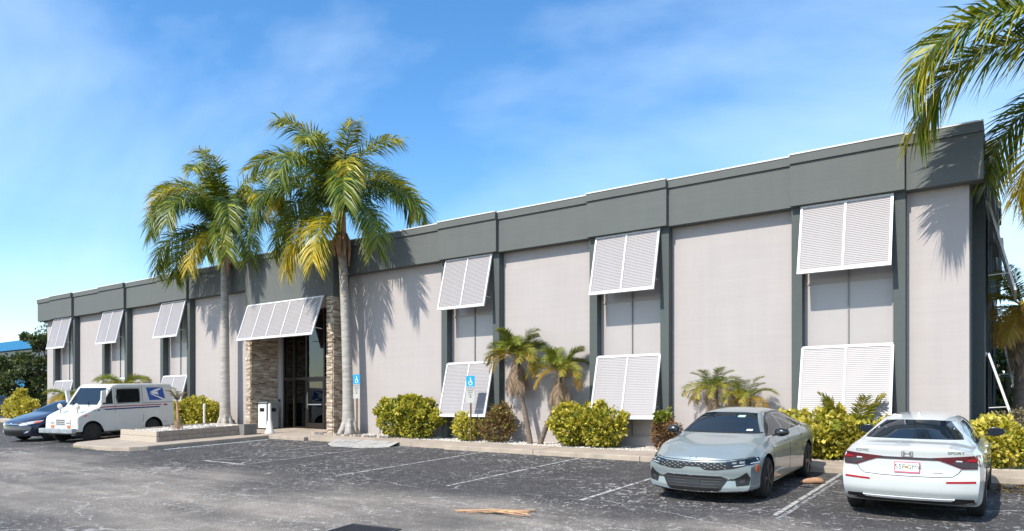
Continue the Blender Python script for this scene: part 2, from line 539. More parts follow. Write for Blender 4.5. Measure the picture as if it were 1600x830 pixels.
# ------------------------------------------------------------------ ground, walks, beds
xs = [-1500, -300, -120, -45, -35, -25, -15, -5, 10, 60, 300, 1500]
ys = [-600, -150, -40, -30, -18, -8, 1.0, 40, 200, 2000]
g = MB()
for y in ys:
    for x in xs:
        g.v.append((x, y, gz(x, y)))
nx = len(xs)
for j in range(len(ys) - 1):
    for i in range(nx - 1):
        g.f.append((j * nx + i, j * nx + i + 1, (j + 1) * nx + i + 1, (j + 1) * nx + i))
struct(g.obj('asphalt_ground', M['asphalt']))

def sheet(name, poly, dz, m, parent=None):
    """flat marking that follows the ground"""
    b = MB().add([(x, y, gz(x, y) + dz) for x, y in poly], [tuple(range(len(poly)))])
    return b.obj(name, m, parent)

def slab(poly, top, depth=0.3):
    """solid following the slope of the ground"""
    n = len(poly)
    b = MB()
    b.v += [(x, y, gz(x, y) + top) for x, y in poly] + [(x, y, gz(x, y) + top - depth) for x, y in poly]
    b.f.append(tuple(range(n)))
    b.f.append(tuple(reversed(range(n, 2 * n))))
    for i in range(n):
        j = (i + 1) % n
        b.f.append((i, i + n, j + n, j))
    return b

KY = -2.05                                               # kerb face
walk = struct(link('sidewalk', None))
# walkway slabs between expansion joints, kerb stones in front
x = 14.0
random.seed(3)
first = True
while x > -20.4:
    x1 = max(x - 1.52, -20.5)
    slab([(x1 + 0.006, KY + 0.17), (x - 0.006, KY + 0.17), (x - 0.006, -0.98), (x1 + 0.006, -0.98)], 0.125 + random.uniform(-.003, .003)).obj('paving_slab', M['concrete'], walk)
    x = x1
x = 14.0
while x > -21.4:
    x1 = max(x - 3.05, -21.45)
    if not (x1 < -15.4 and x > -18.1):
        k = slab([(x1 + 0.006, KY), (x - 0.006, KY), (x - 0.006, KY + 0.164), (x1 + 0.006, KY + 0.164)], 0.122 + random.uniform(-.004, .004)).obj('kerb_stone', M['kerb'], walk)
        bevel(k, 0.02, 2)
    x = x1
# pieces beside the painted ramp
for a, b_ in ((-15.6, -13.46), (-19.0 - .54, -17.9)):
    pass
entry = struct(link('entrance_walk', None))
for xa, xb in ((-26.6, -24.4), (-24.4, -22.4), (-22.4, -20.5)):
    for ya, yb in ((KY + 0.17, -0.6), (-0.6, 0.72)):
        if ya > -1 and xa < -25:
            continue
        slab([(xa + 0.005, ya + 0.005), (xb - 0.005, ya + 0.005), (xb - 0.005, yb - 0.005), (xa + 0.005, yb - 0.005)], 0.128).obj('paving_slab', M['concrete'], entry)
slab([(-20.49, -0.975), (-19.4, -0.975), (-19.4, -0.76), (-20.49, -0.76)], 0.126).obj('paving_slab', M['concrete'], entry)
# island finger with the timber planter
isl = struct(link('island_kerb', None))
pts = [(-21.45, KY + 0.165), (-26.6, KY + 0.165), (-26.3, -3.2), (-25.6, -5.2), (-25.15, -6.7), (-24.6, -7.05), (-22.3, -7.0), (-21.75, -6.75), (-21.5, -6.3)]
pts = list(reversed(pts))
o = slab(pts, 0.124, 0.3).obj('paving_slab', M['concrete'], isl)
bevel(o, 0.025, 2)

bed = struct(slab([(-19.4, -0.98), (14, -0.98), (14, 0.4), (-19.4, 0.4)], 0.10).obj('planting_bed', M['soil']))
bed2 = struct(slab([(-48, -1.9), (-26.62, -1.9), (-26.62, 0.4), (-48, 0.4)], 0.10).obj('planting_bed', M['soil']))
kb = struct(link('kerb', None))
xx = -26.7
while xx > -47:
    bevel(slab([(xx - 2.9, -2.05), (xx - 0.01, -2.05), (xx - 0.01, -1.9), (xx - 2.9, -1.9)], 0.13).obj('kerb_stone', M['kerb'], kb), 0.02, 2)
    xx -= 2.92

# white pebbles
def pebbles(name, n, fx, seed, label):
    rnd = random.Random(seed)
    b = MB()
    for _ in range(n):
        x, y, z = fx(rnd)
        r = rnd.uniform(0.014, 0.042)
        a = rnd.uniform(0, pi)
        q = [(r * cos(a + k * pi / 2) * rnd.uniform(.7, 1.2), r * sin(a + k * pi / 2) * rnd.uniform(.7, 1.2)) for k in range(4)]
        h = r * rnd.uniform(0.5, 1.0)
        vs = [(x + u, y + v, z - 0.01) for u, v in q] + [(x + u * .55, y + v * .55, z + h) for u, v in q]
        b.add(vs, [(4, 5, 6, 7), (0, 1, 5, 4), (1, 2, 6, 5), (2, 3, 7, 6), (3, 0, 4, 7)], rnd.random())
    o = b.obj(name, M['pebble'])
    o['label'] = label
    return stuff(o)
def fb(r):
    x = r.uniform(-19.4, 2.0)
    y = r.uniform(-0.99 + 0.04 * sin(x * 5), -0.02)
    return x, y, gz(x, y) + 0.10
pebbles('gravel', 9000, fb, 5, 'white pebbles covering the bed along the wall')

# painted markings
marks = struct(link('parking_markings', None))
for xl, y0, y1, m in ((-11.97, -7.4, -2.1, 'line'), (-8.95, -7.3, -2.1, 'line'), (-5.96, -7.4, -2.1, 'line'), (-2.88, -7.1, -2.1, 'line')):
    sheet('bay_line', [(xl - 0.038, y0), (xl + 0.038, y0), (xl + 0.038, y1), (xl - 0.038, y1)], 0.004, M[m], marks)
sheet('bay_line', [(-2.80, -7.4), (-2.73, -7.4), (-2.73, -3.0), (-2.80, -3.0)], 0.004, M['line_faint'], marks)
sheet('bay_line', [(-17.3, -7.16), (-15.6, -7.16), (-15.6, -7.05), (-17.3, -7.05)], 0.004, M['line'], marks)
sheet('bay_line', [(-17.3, -7.04), (-17.2, -7.04), (-17.6, -2.2), (-17.7, -2.2)], 0.004, M['line_faint'], marks)
sheet('bay_line', [(-15.65, -7.04), (-15.55, -7.04), (-15.55, -3.2), (-15.65, -3.2)], 0.004, M['line_faint'], marks)
for k in range(5):
    ya = -6.9 + k * 0.95
    sheet('hatch_line', [(-17.15, ya), (-15.7, ya + 0.75), (-15.7, ya + 0.85), (-17.15, ya + 0.1)], 0.0045, M['line_faint'], marks)
sheet('bay_line', [(-21.2, -6.0), (-21.1, -6.0), (-21.1, -2.3), (-21.2, -2.3)], 0.004, M['line_blue'], marks)
# kerb ramp, painted white
rp = MB()
za = lambda x, y, d: (x, y, gz(x, y) + d)
rp.add([za(-17.2, -2.95, .005), za(-15.85, -2.95, .005), za(-15.75, KY + .17, .12), za(-17.3, KY + .17, .12),
        za(-18.05, KY + .17, .122), za(-15.35, KY + .17, .122), za(-15.35, -2.35, .005), za(-18.05, -2.35, .005)],
       [(0, 1, 2, 3), (0, 3, 4, 7), (1, 6, 5, 2)])
struct(rp.obj('kerb_ramp', M['ramp_paint']))

# edging stones beside the royal palm
ed = thing('bed_edging', 'row of small brown edging blocks at the foot of the right royal palm', 'edging', (0, 0, 0))
random.seed(8)
xx = -20.3
while xx < -16.7:
    w = random.uniform(0.15, 0.22)
    y = -1.02 - 0.04 * sin((xx + 20) * 1.2)
    z = gz(xx, y) + 0.12
    b = MB().box(xx, xx + w - 0.02, y - 0.12, y + random.uniform(-0.02, 0.0), z - 0.03, z + random.uniform(.05, .08))
    bevel(b.obj('edging_block', M['block'] if random.random() < .5 else M['kerb'], ed), 0.012, 1)
    xx += w

# ------------------------------------------------------------------ the office building
ZT, ZB = 8.00, 6.83                                     # fascia top and bottom
BAYS = [('A', -4.30, -1.93), ('B', -9.69, -7.36), ('C', -15.07, -12.79),
        ('D', -31.62, -29.27), ('E', -36.88, -34.50), ('F', -42.12, -39.70)]
bld = thing('office_building', 'long two-storey white stucco office building with grey-green fascia and dark pilasters', 'building')
PW = 0.235
def wall_part(x0, x1, y0=0.0, y1=0.3, z0=-0.2, z1=ZB, name='wall_panel', m='stucco'):
    return MB().box(x0, x1, y0, y1, z0, z1).obj(name, M[m], bld)
for x0, x1 in ((-43.4, -42.12), (-39.70, -36.88), (-34.50, -31.62), (-29.27, -24.62), (-19.62, -15.07), (-12.79, -9.69), (-7.36, -4.30), (-1.93, -0.77)):
    wall_part(x0, x1)
WZ = 1.31                                                # sill of the glazing
for n_, x0, x1 in BAYS:
    for a in (x0, x1 - PW):
        MB().box(a, a + PW, -0.25, 0.3, -0.2, ZB + 0.002).obj('pilaster', M['pilaster'], bld)
    a, b = x0 + PW, x1 - PW
    MB().box(a, b, 0.02, 0.3, -0.2, WZ).obj('plinth', M['stucco'], bld)
    w = MB()
    fw = 0.05
    w.box(a, a + fw, 0.0, 0.10, WZ, ZB)
    w.box(b - fw, b, 0.0, 0.10, WZ, ZB)
    w.box(a + fw, b - fw, 0.0, 0.10, WZ, WZ + fw)
    for zt in (3.42, 5.02):
        w.box(a + fw, b - fw, 0.03, 0.10, zt, zt + fw)
    win = w.obj('window', M['slat'], bld)
    mid = (a + b) / 2
    MB().box(mid - 0.012, mid + 0.012, 0.012, 0.10, WZ + fw, ZB).obj('mullion', M['mullion'], win)
    for xa, xb in ((a + fw, mid - 0.012), (mid + 0.012, b - fw)):
        for za_, zb_ in ((WZ + fw, 3.42), (3.42 + fw, 5.02), (5.02 + fw, ZB)):
            MB().box(xa, xb, 0.05, 0.07, za_, zb_).obj('pane', M['panel'], win)
    MB().box(a, b, 0.11, 0.3, WZ, ZB).obj('backing', M['darkroom'], bld)

def fascia(x0, x1, yf):
    p = MB().box(x0, x1, yf, 0.35, ZB, ZT - 0.20).obj('fascia_panel', M['grey'], bld)
    MB().box(x0 - 0.001, x1 + 0.001, yf - 0.045, 0.35, ZT - 0.196, ZT).obj('coping', M['grey'], p)
    MB().box(x0, x1, yf - 0.06, 0.40, ZT + 0.002, ZT + 0.035).obj('flashing', M['trim'], p)
edges = [-43.85]
for n_, x0, x1 in reversed(BAYS):
    edges += [x0, x1]
edges += [-0.51]
prev = -43.85
for n_, x0, x1 in sorted(BAYS, key=lambda q: q[1]):
    if prev < -25 and x0 > -25:
        fascia(prev + .002, -24.62, -0.30)
        fascia(-19.60, x0, -0.30)
    else:
        fascia(prev + .002, x0, -0.30)
    fascia(x0 + .002, x1, -0.42)
    prev = x1
fascia(prev + .002, -0.51, -0.30)
# roof, back and left side
MB().box(-43.4, -0.8, 0.35, 20, 7.5, 7.6).obj('roof', M['palewall'], bld)
MB().box(-43.4, -0.78, 19.7, 20, -0.2, 7.5).obj('wall_panel', M['stucco'], bld)
MB().box(-43.4, -43.1, 0.31, 19.7, -0.2, ZB).obj('wall_panel', M['stucco'], bld)
MB().box(-43.85, -43.4, 0.36, 20, ZB, ZT).obj('fascia_panel', M['grey'], bld)
# right side: dark corner pier, shutter bays, wall
MB().box(-1.3, -0.755, 0.301, 1.15, -0.2, ZB).obj('pilaster', M['pilaster'], bld)
MB().box(-0.769, -0.75, 0.02, 0.30, -0.2, ZB).obj('pilaster', M['pilaster'], bld)
SB = [(1.15, 3.6), (6.8, 9.2), (12.2, 14.6)]
py = 1.15
for y0, y1 in SB:
    if y0 > py:
        MB().box(-1.3, -0.77, py, y0, -0.2, ZB).obj('wall_panel', M['stucco'], bld)
    for a in (y0, y1 - 0.24):
        MB().box(-1.3, -0.52, a, a + 0.24, -0.2, ZB + .002).obj('pilaster', M['pilaster'], bld)
    MB().box(-1.3, -0.80, y0 + .24, y1 - .24, -0.2, ZB).obj('pane', M['panel'], bld)
    py = y1
MB().box(-1.3, -0.77, py, 19.7, -0.2, ZB).obj('wall_panel', M['stucco'], bld)
def fascia_side(y0, y1, xf):
    p = MB().box(-1.3, xf, y0, y1, ZB, ZT - 0.2).obj('fascia_panel', M['grey'], bld)
    MB().box(-1.3, xf + 0.045, y0, y1, ZT - 0.196, ZT).obj('coping', M['grey'], p)
    MB().box(-1.4, xf + 0.06, y0, y1, ZT + .002, ZT + .035).obj('flashing', M['trim'], p)
MB().box(-1.3, -0.512, 0.352, 0.9, ZB, ZT).obj('fascia_panel', M['grey'], bld)
py = 0.9
for y0, y1 in SB:
    if y0 - .25 > py + .01:
        fascia_side(py, y0 - .002, -0.46)
    fascia_side(y0, y1, -0.36)
    py = y1 + .002
fascia_side(py, 20, -0.46)

# entrance portal: stone piers, recess, storefront
EX0, EX1, EYF = -24.62, -19.60, -0.75
ex = MB().box(EX0, EX1, EYF, 0.35, 6.05, ZT - 0.22).obj('portal_fascia', M['grey'], bld)
MB().box(EX0 - .002, EX1 + .002, EYF - 0.04, 0.36, ZT - 0.216, ZT - 0.03).obj('coping', M['grey'], ex)
MB().box(EX0, EX1, EYF - 0.055, 0.38, ZT - 0.028, ZT + 0.002).obj('flashing', M['trim'], ex)
MB().box(-24.60, -24.33, EYF + 0.03, 0.9, 0.3, 6.05).obj('pier', M['soil'], bld)
MB().box(-19.94, -19.64, EYF + 0.03, 0.9, 0.3, 6.05).obj('pier', M['soil'], bld)
def ledger(name, o, ax, ay, wid, z0, z1, seed, nrm):
    """stacked ledger stone: short split courses with uneven faces; o corner, ax along, nrm out"""
    rnd = random.Random(seed)
    b = MB()
    o, ax, nrm = Vector(o), Vector(ax), Vector(nrm)
    z = z0
    while z < z1:
        h = rnd.choice((0.028, 0.04, 0.04, 0.055))
        u = -rnd.uniform(0, 0.25)
        while u < wid:
            l = rnd.uniform(0.10, 0.42)
            a, e = max(u, 0), min(u + l, wid)
            if e - a > 0.015:
                d = rnd.uniform(0.012, 0.05)
                zt = min(z + h - 0.003, z1)
                vs = []
                for zz in (z, zt):
                    for q, dd in ((a, 0), (e - 0.004, 0), (e - 0.004, d * rnd.uniform(.75, 1.1)), (a, d * rnd.uniform(.75, 1.1))):
                        p_ = o + ax * q + nrm * dd
                        vs.append((p_.x, p_.y, zz))
                b.add(vs, [(0, 3, 2, 1), (4, 5, 6, 7), (0, 1, 5, 4), (1, 2, 6, 5), (2, 3, 7, 6), (3, 0, 4, 7)], clamp(rnd.gauss(.5, .25), 0, 1))
            u += l
        z += h
    return stuff(b.obj(name, M['stone'], bld))
ledger('stone_cladding', (-24.60, EYF + 0.03, 0), (1, 0, 0), 0, 0.28, 1.0, 6.05, 1, (0, -1, 0))
ledger('stone_cladding', (-24.33, EYF + 0.03, 0), (0, 1, 0), 0, 1.22, 1.0, 6.05, 2, (1, 0, 0))
ledger('stone_cladding', (-19.94, EYF + 0.03, 0), (1, 0, 0), 0, 0.30, 1.0, 6.05, 3, (0, -1, 0))
ledger('stone_cladding', (-19.64, EYF + 0.03, 0), (0, 1, 0), 0, 0.72, 1.0, 6.05, 4, (1, 0, 0))
ledger('stone_cladding', (-19.94, EYF + 0.03, 0), (0, 1, 0), 0, 1.3, 1.0, 6.05, 5, (-1, 0, 0))
MB().box(-24.33, -24.10, 0.52, 0.9, 0.6, 6.05).obj('jamb', M['stucco'], bld)
MB().box(-24.33, -19.94, -0.7, 0.9, 5.95, 6.05).obj('soffit', M['stucco'], bld)
# storefront
SX = [-24.10, -23.45, -22.70, -21.67, -20.70, -19.97]
fl = 1.33
TRZ = 3.27
for i, x in enumerate(SX):
    MB().box(x - 0.035, x + 0.035, 0.62, 0.76, fl - .15, 5.95).obj('mullion', M['bronze'], bld)
for i in range(5):
    a, b = SX[i] + 0.036, SX[i + 1] - 0.036
    MB().box(a, b, 0.63, 0.75, TRZ - 0.05, TRZ + 0.05).obj('transom', M['bronze'], bld)
    MB().box(a, b, 0.68, 0.69, TRZ + 0.05, 5.94).obj('pane', M['doorglass'], bld)
    if i in (2, 3):
        d = MB()
        for q in ((a, a + .07), (b - .07, b)):
            d.box(q[0], q[1], 0.64, 0.70, fl + .01, TRZ - .055)
        d.box(a + .07, b - .07, 0.64, 0.70, fl + .01, fl + .20)
        d.box(a + .07, b - .07, 0.64, 0.70, TRZ - .13, TRZ - .055)
        dr = d.obj('door', M['bronze'], bld)
        MB().box(a + .07, b - .07, 0.665, 0.675, fl + .20, TRZ - .13).obj('pane', M['doorglass'], dr)
        hx = a + .10 if i == 2 else b - .10
        MB().tube([(hx, .60, fl + .75), (hx, .56, fl + .80), (hx, .56, fl + 1.35), (hx, .60, fl + 1.40)], [.012] * 4, 6).obj('handle', M['galv'], dr)
        MB().bar((a + .08, .61, fl + .92), (b - .08, .61, fl + .92), .03, .04).obj('push_bar', M['galv'], dr)
    else:
        MB().box(a, b, 0.64, 0.74, fl - .15, fl + .05).obj('sill', M['bronze'], bld)
        MB().box(a, b, 0.68, 0.69, fl + .05, TRZ - .05).obj('pane', M['doorglass'], bld)
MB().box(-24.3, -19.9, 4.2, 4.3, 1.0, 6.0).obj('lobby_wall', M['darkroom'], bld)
MB().box(-24.4, -24.3, 0.9, 4.3, 1.0, 6.0).obj('lobby_wall', M['soil'], bld)
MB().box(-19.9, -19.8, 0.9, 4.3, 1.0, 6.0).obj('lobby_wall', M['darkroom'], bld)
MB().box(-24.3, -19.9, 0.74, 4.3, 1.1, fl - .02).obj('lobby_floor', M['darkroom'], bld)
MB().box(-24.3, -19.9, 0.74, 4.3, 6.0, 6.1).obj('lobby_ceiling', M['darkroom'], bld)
MB().box(-24.19, -24.13, 0.47, 0.515, 2.35, 2.47).obj('card_reader', M['blacktrim'], bld)
MB().box(-43.05, -42.9, -0.04, 0.0, 3.05, 3.15).obj('outlet_box', M['mullion'], bld)

# ------------------------------------------------------------------ louvred shutters
NS = 36
def shutter(name, label, x0, x1, ztop, zbot, yh, out, npan=2, single=True, group='white louvred shutters on the front', side=None, nslat=NS):
    """Hinged louvred shutter; local x along the wall, -y outwards, hinge at the local origin"""
    wid = x1 - x0
    if side is None:
        root = thing(name, label, 'shutter', (x0, yh, ztop), 0, group)
    else:
        root = thing(name, label, 'shutter', side, pi / 2, group)
    H = math.hypot(ztop - zbot, out)
    dn = Vector((0, -out / H, -(ztop - zbot) / H))          # down the leaf
    nm = Vector((0, -(ztop - zbot) / H, out / H))           # out of the leaf
    ax = Vector((1, 0, 0))
    def P(u, v, w):
        return ax * u + dn * v + nm * w
    def beam(b, u0, u1, v0, v1, w0=-0.02, w1=0.025):
        vs = [P(u, v, w) for w in (w0, w1) for v in (v0, v1) for u in (u0, u1)]
        b.add(vs, [(0, 2, 3, 1), (4, 5, 7, 6), (0, 1, 5, 4), (2, 6, 7, 3), (0, 4, 6, 2), (1, 3, 7, 5)])
    fw = 0.052
    for u0, u1, v0, v1 in ((0, fw, 0, H), (wid - fw, wid, 0, H)):
        b = MB(); beam(b, u0, u1, v0, v1); b.obj('stile', M['trim'], root)
    b = MB(); beam(b, fw, wid - fw, 0, fw * .9); b.obj('rail', M['trim'], root)
    b = MB(); beam(b, fw, wid - fw, H - fw * 1.5, H); b.obj('rail', M['trim'], root)
    pw = (wid - 2 * fw) / npan
    for k in range(1, npan):
        u = fw + k * pw
        b = MB(); beam(b, u - fw * .42, u + fw * .42, fw * .9, H - fw * 1.5); b.obj('stile', M['trim'], root)
    # slats: shallow blades tilted outwards and down
    v0, v1 = fw * .9, H - fw * 1.5
    pitch = (v1 - v0) / nslat
    all_ = MB()
    sm = None
    for k in range(npan):
        ua = fw + k * pw + (fw * .42 if k else 0)
        ub = fw + (k + 1) * pw - (fw * .42 if k < npan - 1 else 0)
        for i in range(nslat):
            v = v0 + (i + 0.5) * pitch
            # section: upper edge inside, lower edge outside, with a rounded lip
            sec = [(-pitch * .60, -0.004), (-pitch * .52, 0.001), (pitch * .37, 0.0105), (pitch * .46, 0.0085), (pitch * .42, 0.003)]
            vs = [P(u, dv, w) for u in (ua, ub) for dv, w in sec]
            n = len(sec)
            fs = [(q, (q + 1) % n, n + (q + 1) % n, n + q) for q in range(n)] + [tuple(reversed(range(n))), tuple(range(n, 2 * n))]
            if single:
                key = k
                if i == 0:
                    sm = MB().add(vs, fs).mesh('slat', M['slat'])
                o = link('slat', sm, root)
                o.location = dn * v
            else:
                all_.add([Vector(q) + dn * v for q in vs], fs)
    if not single:
        stuff(all_.obj('slats', M['slat'], root))
    # stay arms back to the wall
    for u in (0.03, wid - 0.03):
        p1 = P(u, H * 0.80, -0.02)
        b = MB().tube([p1, (u + (0.04 if u < .5 else -0.04), 0.0 + 0.0, p1.z - 0.02)], [.012, .012], 6)
        b.obj('stay_arm', M['trim'], root)
    # hinge rail on the wall
    MB().box(0.0, wid, 0.026, 0.05, -0.05, 0.03).obj('hinge', M['trim'], root)
    return root

SH = {'A': ('on the bay nearest the corner', 'behind the hedge between the two sedans'),
      'B': ('directly left of the tallest blank wall panel', 'right of the big rounded hedge and twin palms'),
      'C': ('right of the royal palm shadow', 'behind the parking sign and right of the round bush'),
      'D': ('just left of the left royal palm', 'behind the mail truck tail'),
      'E': ('above the mail truck roof', 'just above the mail truck roof with a palm tuft in front'),
      'F': ('at the far left end of the facade', 'above the navy sedan at the far left end')}
for n_, x0, x1 in BAYS:
    near = n_ in 'ABC'
    jit = random.Random(ord(n_))
    a, b = x0 + PW - 0.015, x1 - PW + 0.015
    shutter('louvred_shutter', 'upper white louvred shutter ' + SH[n_][0], a, b, ZB - 0.03, 5.18 + jit.uniform(-.012, .012), -0.29, 0.40 * jit.uniform(.93, 1.08), 2, near)
    shutter('louvred_shutter', 'lower white louvred shutter ' + SH[n_][1], a, b, 3.53, 1.83 + jit.uniform(-.015, .015), -0.22, 0.44 * jit.uniform(.93, 1.08), 2, near)
shutter('entrance_awning', 'wide five-panel white louvred awning over the entrance doors', -24.30, -19.98, 6.06, 4.66, -0.86, 0.50, 5, False, 'entrance awning', nslat=26)
shutter('louvred_shutter', 'upper shutter seen edge-on at the right side of the building', 0, 1.95, 6.75, 4.72, 0, 0.50, 2, False, 'side shutters', side=(-0.47, 1.40, 6.75))
shutter('louvred_shutter', 'lower shutter seen edge-on above the yellow bush at the building side', 0, 1.95, 3.35, 1.85, 0, 0.45, 2, False, 'side shutters', side=(-0.47, 1.40, 3.35))
shutter('louvred_shutter', 'farther shutter edge-on behind the side wall, beside the distant palms', 0, 1.95, 6.75, 4.0, 0, 0.50, 2, False, 'side shutters', side=(-0.47, 7.05, 5.3))

# ------------------------------------------------------------------ plants
def frond_mesh(name, L, el, droop, nl, ll, lw, m, seed, plum=0.5, tint=(0.2, 0.6), sag=0.5, s0=0.14, rach=0.022, vee=0.35, power=1.35, tipy=0.25, blunt=.76):
    """pinnate frond in the local XZ plane, base at origin; el start elevation, droop total bend"""
    r = random.Random(seed)
    b = MB()
    N = 22
    pts, tan = [Vector((0, 0, 0))], []
    side = 0.0
    wob = r.uniform(-0.25, 0.25)
    for i in range(N):
        s = (i + .5) / N
        a = el - droop * s ** power
        y = wob * s
        d = Vector((cos(a) * cos(y), cos(a) * sin(y), sin(a)))
        tan.append(d)
        pts.append(pts[-1] + d * (L / N))
    tan.append(tan[-1])
    rb = MB().tube(pts[::2], [rach * (1 - 0.85 * i / 11) for i in range(len(pts[::2]))], 5)
    b.add(rb.v, rb.f, clamp(tint[0] * .5 + .42, 0, .75))
    for sd in (-1, 1):
        for k in range(nl):
            s = s0 + (1 - s0) * (k + r.uniform(-.3, .3) + .5) / nl
            s = clamp(s, 0, .999)
            i = min(int(s * N), N - 1)
            f = s * N - i
            p = pts[i].lerp(pts[i + 1], f)
            t = tan[i]
            lat = Vector((0, 0, 1)).cross(t)
            if lat.length < .05:
                lat = Vector((0, 1, 0))
            lat = lat.normalized() * sd
            up = t.cross(lat) * (1 if sd < 0 else -1)
            if up.z < 0 and abs(t.z) < .7:
                up = -up
            q = (s - s0) / (1 - s0)
            ln = ll * (max(0.05, sin(pi * (0.16 + blunt * q))) ** 0.7) * r.uniform(.82, 1.12)
            fw = 0.45 + 0.75 * q + r.uniform(-.12, .12)
            ang = vee + plum * r.uniform(-1, 1)
            d = (lat * cos(ang) + up * sin(ang) + t * fw).normalized()
            sg = sag * ln * r.uniform(.6, 1.3)
            p1 = p + d * ln * .5 + Vector((0, 0, -sg * .22))
            p2 = p + d * ln * .97 + Vector((0, 0, -sg))
            w = (t - d * t.dot(d)).normalized()
            w = (w + up * r.uniform(-.35, .35)).normalized()
            hw = lw * .5
            vs = [p + w * hw * .5, p - w * hw * .5, p1 + w * hw, p1 - w * hw, p2]
            tt = clamp(r.uniform(*tint) + tipy * (q - .4) + (.16 if r.random() < .12 else 0), 0, 1)
            b.add(vs, [(0, 1, 3, 2), (2, 3, 4)], tt)
    return b.mesh(name, m)

def curved_trunk(root, base_r, top_r, pts, flare=1.6, m='trunk', rings=0.0, n=14, name='trunk'):
    b = MB()
    P = [Vector(p) for p in pts]
    dense, rad = [], []
    K = 40
    for i in range(K + 1):
        s = i / K * (len(P) - 1)
        j = min(int(s), len(P) - 2)
        f = s - j
        p0, p1, p2, p3 = P[max(j - 1, 0)], P[j], P[j + 1], P[min(j + 2, len(P) - 1)]
        q = 0.5 * ((2 * p1) + (-p0 + p2) * f + (2 * p0 - 5 * p1 + 4 * p2 - p3) * f * f + (-p0 + 3 * p1 - 3 * p2 + p3) * f ** 3)
        t = i / K
        rr = base_r + (top_r - base_r) * t
        rr *= 1 + (flare - 1) * math.exp(-t * 14)
        rr *= 1 + rings * (1 if i % 2 else -1)
        dense.append(q)
        rad.append(rr)
    b.tube(dense, rad, n)
    return b.obj(name, M[m], root, True)

def add_fronds(root, top, specs, meshes, rnd, name='frond'):
    for az, mi, scl, lift in specs:
        o = link(name, meshes[mi], root)
        o.location = Vector(top) + Vector((cos(az) * .06, sin(az) * .06, lift))
        o.rotation_euler = (rnd.uniform(-.15, .15), 0, az)
        o.scale = (scl,) * 3

# royal palms: plumose fronds from stiff upright to hanging old ones
ROY = []
for i, (el, dr, ln, tint) in enumerate(((1.42, 1.6, 3.5, (.2, .7)), (1.30, 2.1, 3.8, (.1, .6)), (1.08, 2.3, 3.8, (.0, .45)), (0.75, 2.2, 3.7, (.0, .45)),
                                         (0.20, 1.75, 3.4, (.0, .5)), (-0.35, 1.15, 2.9, (.4, .95)), (0.82, 2.6, 3.8, (.0, .4)), (1.15, 2.6, 3.6, (.3, .95)))):
    ROY.append(frond_mesh('frond', ln * .93, el, dr, 165, 0.80, 0.036, M['palmleaf'], 40 + i, plum=0.8, tint=tint, sag=0.48, s0=0.08, rach=.034, vee=0.2, blunt=.66))
for i, (el, dr) in enumerate(((.72, 1.95), (.50, 1.85))):
    ROY.append(frond_mesh('frond', 4.0, el, dr, 230, 0.95, 0.036, M['palmleaf'], 60 + i, plum=0.9, tint=(.05, .7), sag=0.5, s0=0.06, rach=.034, vee=0.25, blunt=.66))
def royal(name, label, x, y, H, lean, seed, layout, topr=0.13, dead=True):
    rnd = random.Random(seed)
    z0 = gz(x, y) + 0.08
    root = thing(name, label, 'palm tree', (x, y, z0), 0, 'tall royal palms')
    pts = [(0, 0, -.05), (lean[0] * .15, lean[1] * .15, H * .3), (lean[0] * .5, lean[1] * .5, H * .65), (lean[0], lean[1], H)]
    curved_trunk(root, 0.20, topr, pts, 1.75, 'trunk', 0.012, 18)
    # root flares
    for k in range(6):
        a = k * pi / 3 + .4
        MB().tube([(cos(a) * .10, sin(a) * .10, .75), (cos(a) * .24, sin(a) * .24, .25), (cos(a) * .42, sin(a) * .42, -.06)], [.05, .10, .09], 7).obj('root_flare', M['trunk'], root, True)
    cs = MB().lathe([(topr * 1.0, 0), (topr * 1.3, .2), (topr * 1.15, .8), (topr * .7, 1.3)], 14, 'z', (lean[0], lean[1], H - .1))
    cs.obj('crownshaft', M['husk'], root, True)
    add_fronds(root, (lean[0], lean[1], H + .85), [(a_, m_, s_ * 1.08, l_) for a_, m_, s_, l_ in layout], ROY, rnd)
    if dead:
        for k in range(6):
            a = rnd.uniform(0, 2 * pi)
            l = rnd.uniform(.6, 1.3)
            q = Vector((lean[0] + cos(a) * .16, lean[1] + sin(a) * .16, H + .1))
            MB().tube([q, q + Vector((cos(a) * .12, sin(a) * .12, -l * .45)), q + Vector((cos(a) * .05 + .05, sin(a) * .10, -l))], [.05, .075, .02], 6).obj('dry_sheath', M['husk'], root, True)
    return root
def D(a):
    return radians(a)
lay1 = [(D(20), 2, .95, .0), (D(70), 3, .9, .0), (D(165), 3, 1.05, 0), (D(205), 2, 1.05, 0), (D(290), 3, 1.0, 0), (D(335), 3, 1.0, 0),
        (D(0), 7, .95, .1), (D(215), 1, .95, .15), (D(310), 1, 1.0, .15), (D(40), 0, .95, .2), (D(170), 0, 1.0, .2), (D(300), 0, 1.0, .2), (D(240), 7, 1.0, .2), (D(60), 7, 1.0, .2), (D(190), 4, 1.1, -.1), (D(275), 5, .85, -.15), (D(220), 4, 1.05, -.15), (D(350), 4, 1.0, -.1), (D(250), 6, 1.0, .05), (D(325), 4, 1.0, -.1)]
lay2 = [(D(30), 3, 1.05, .0), (D(75), 2, 1.0, .0), (D(120), 3, 1.0, 0), (D(160), 2, 1.0, 0), (D(195), 3, .92, 0), (D(235), 6, 1.05, 0), (D(280), 2, 1.05, 0), (D(325), 3, 1.1, 0),
        (D(220), 1, 1.05, .15), (D(300), 1, 1.0, .2), (D(90), 1, 1.0, .2), (D(20), 0, .95, .25), (D(150), 0, 1.0, .2), (D(265), 0, 1.05, .25), (D(330), 0, 1.0, .2), (D(60), 7, 1.0, .2), (D(200), 7, 1.0, .2), (D(215), 4, .9, -.1), (D(285), 5, .95, -.15), (D(345), 4, 1.05, -.1), (D(240), 5, 1.0, -.1), (D(325), 7, 1.0, .1)]
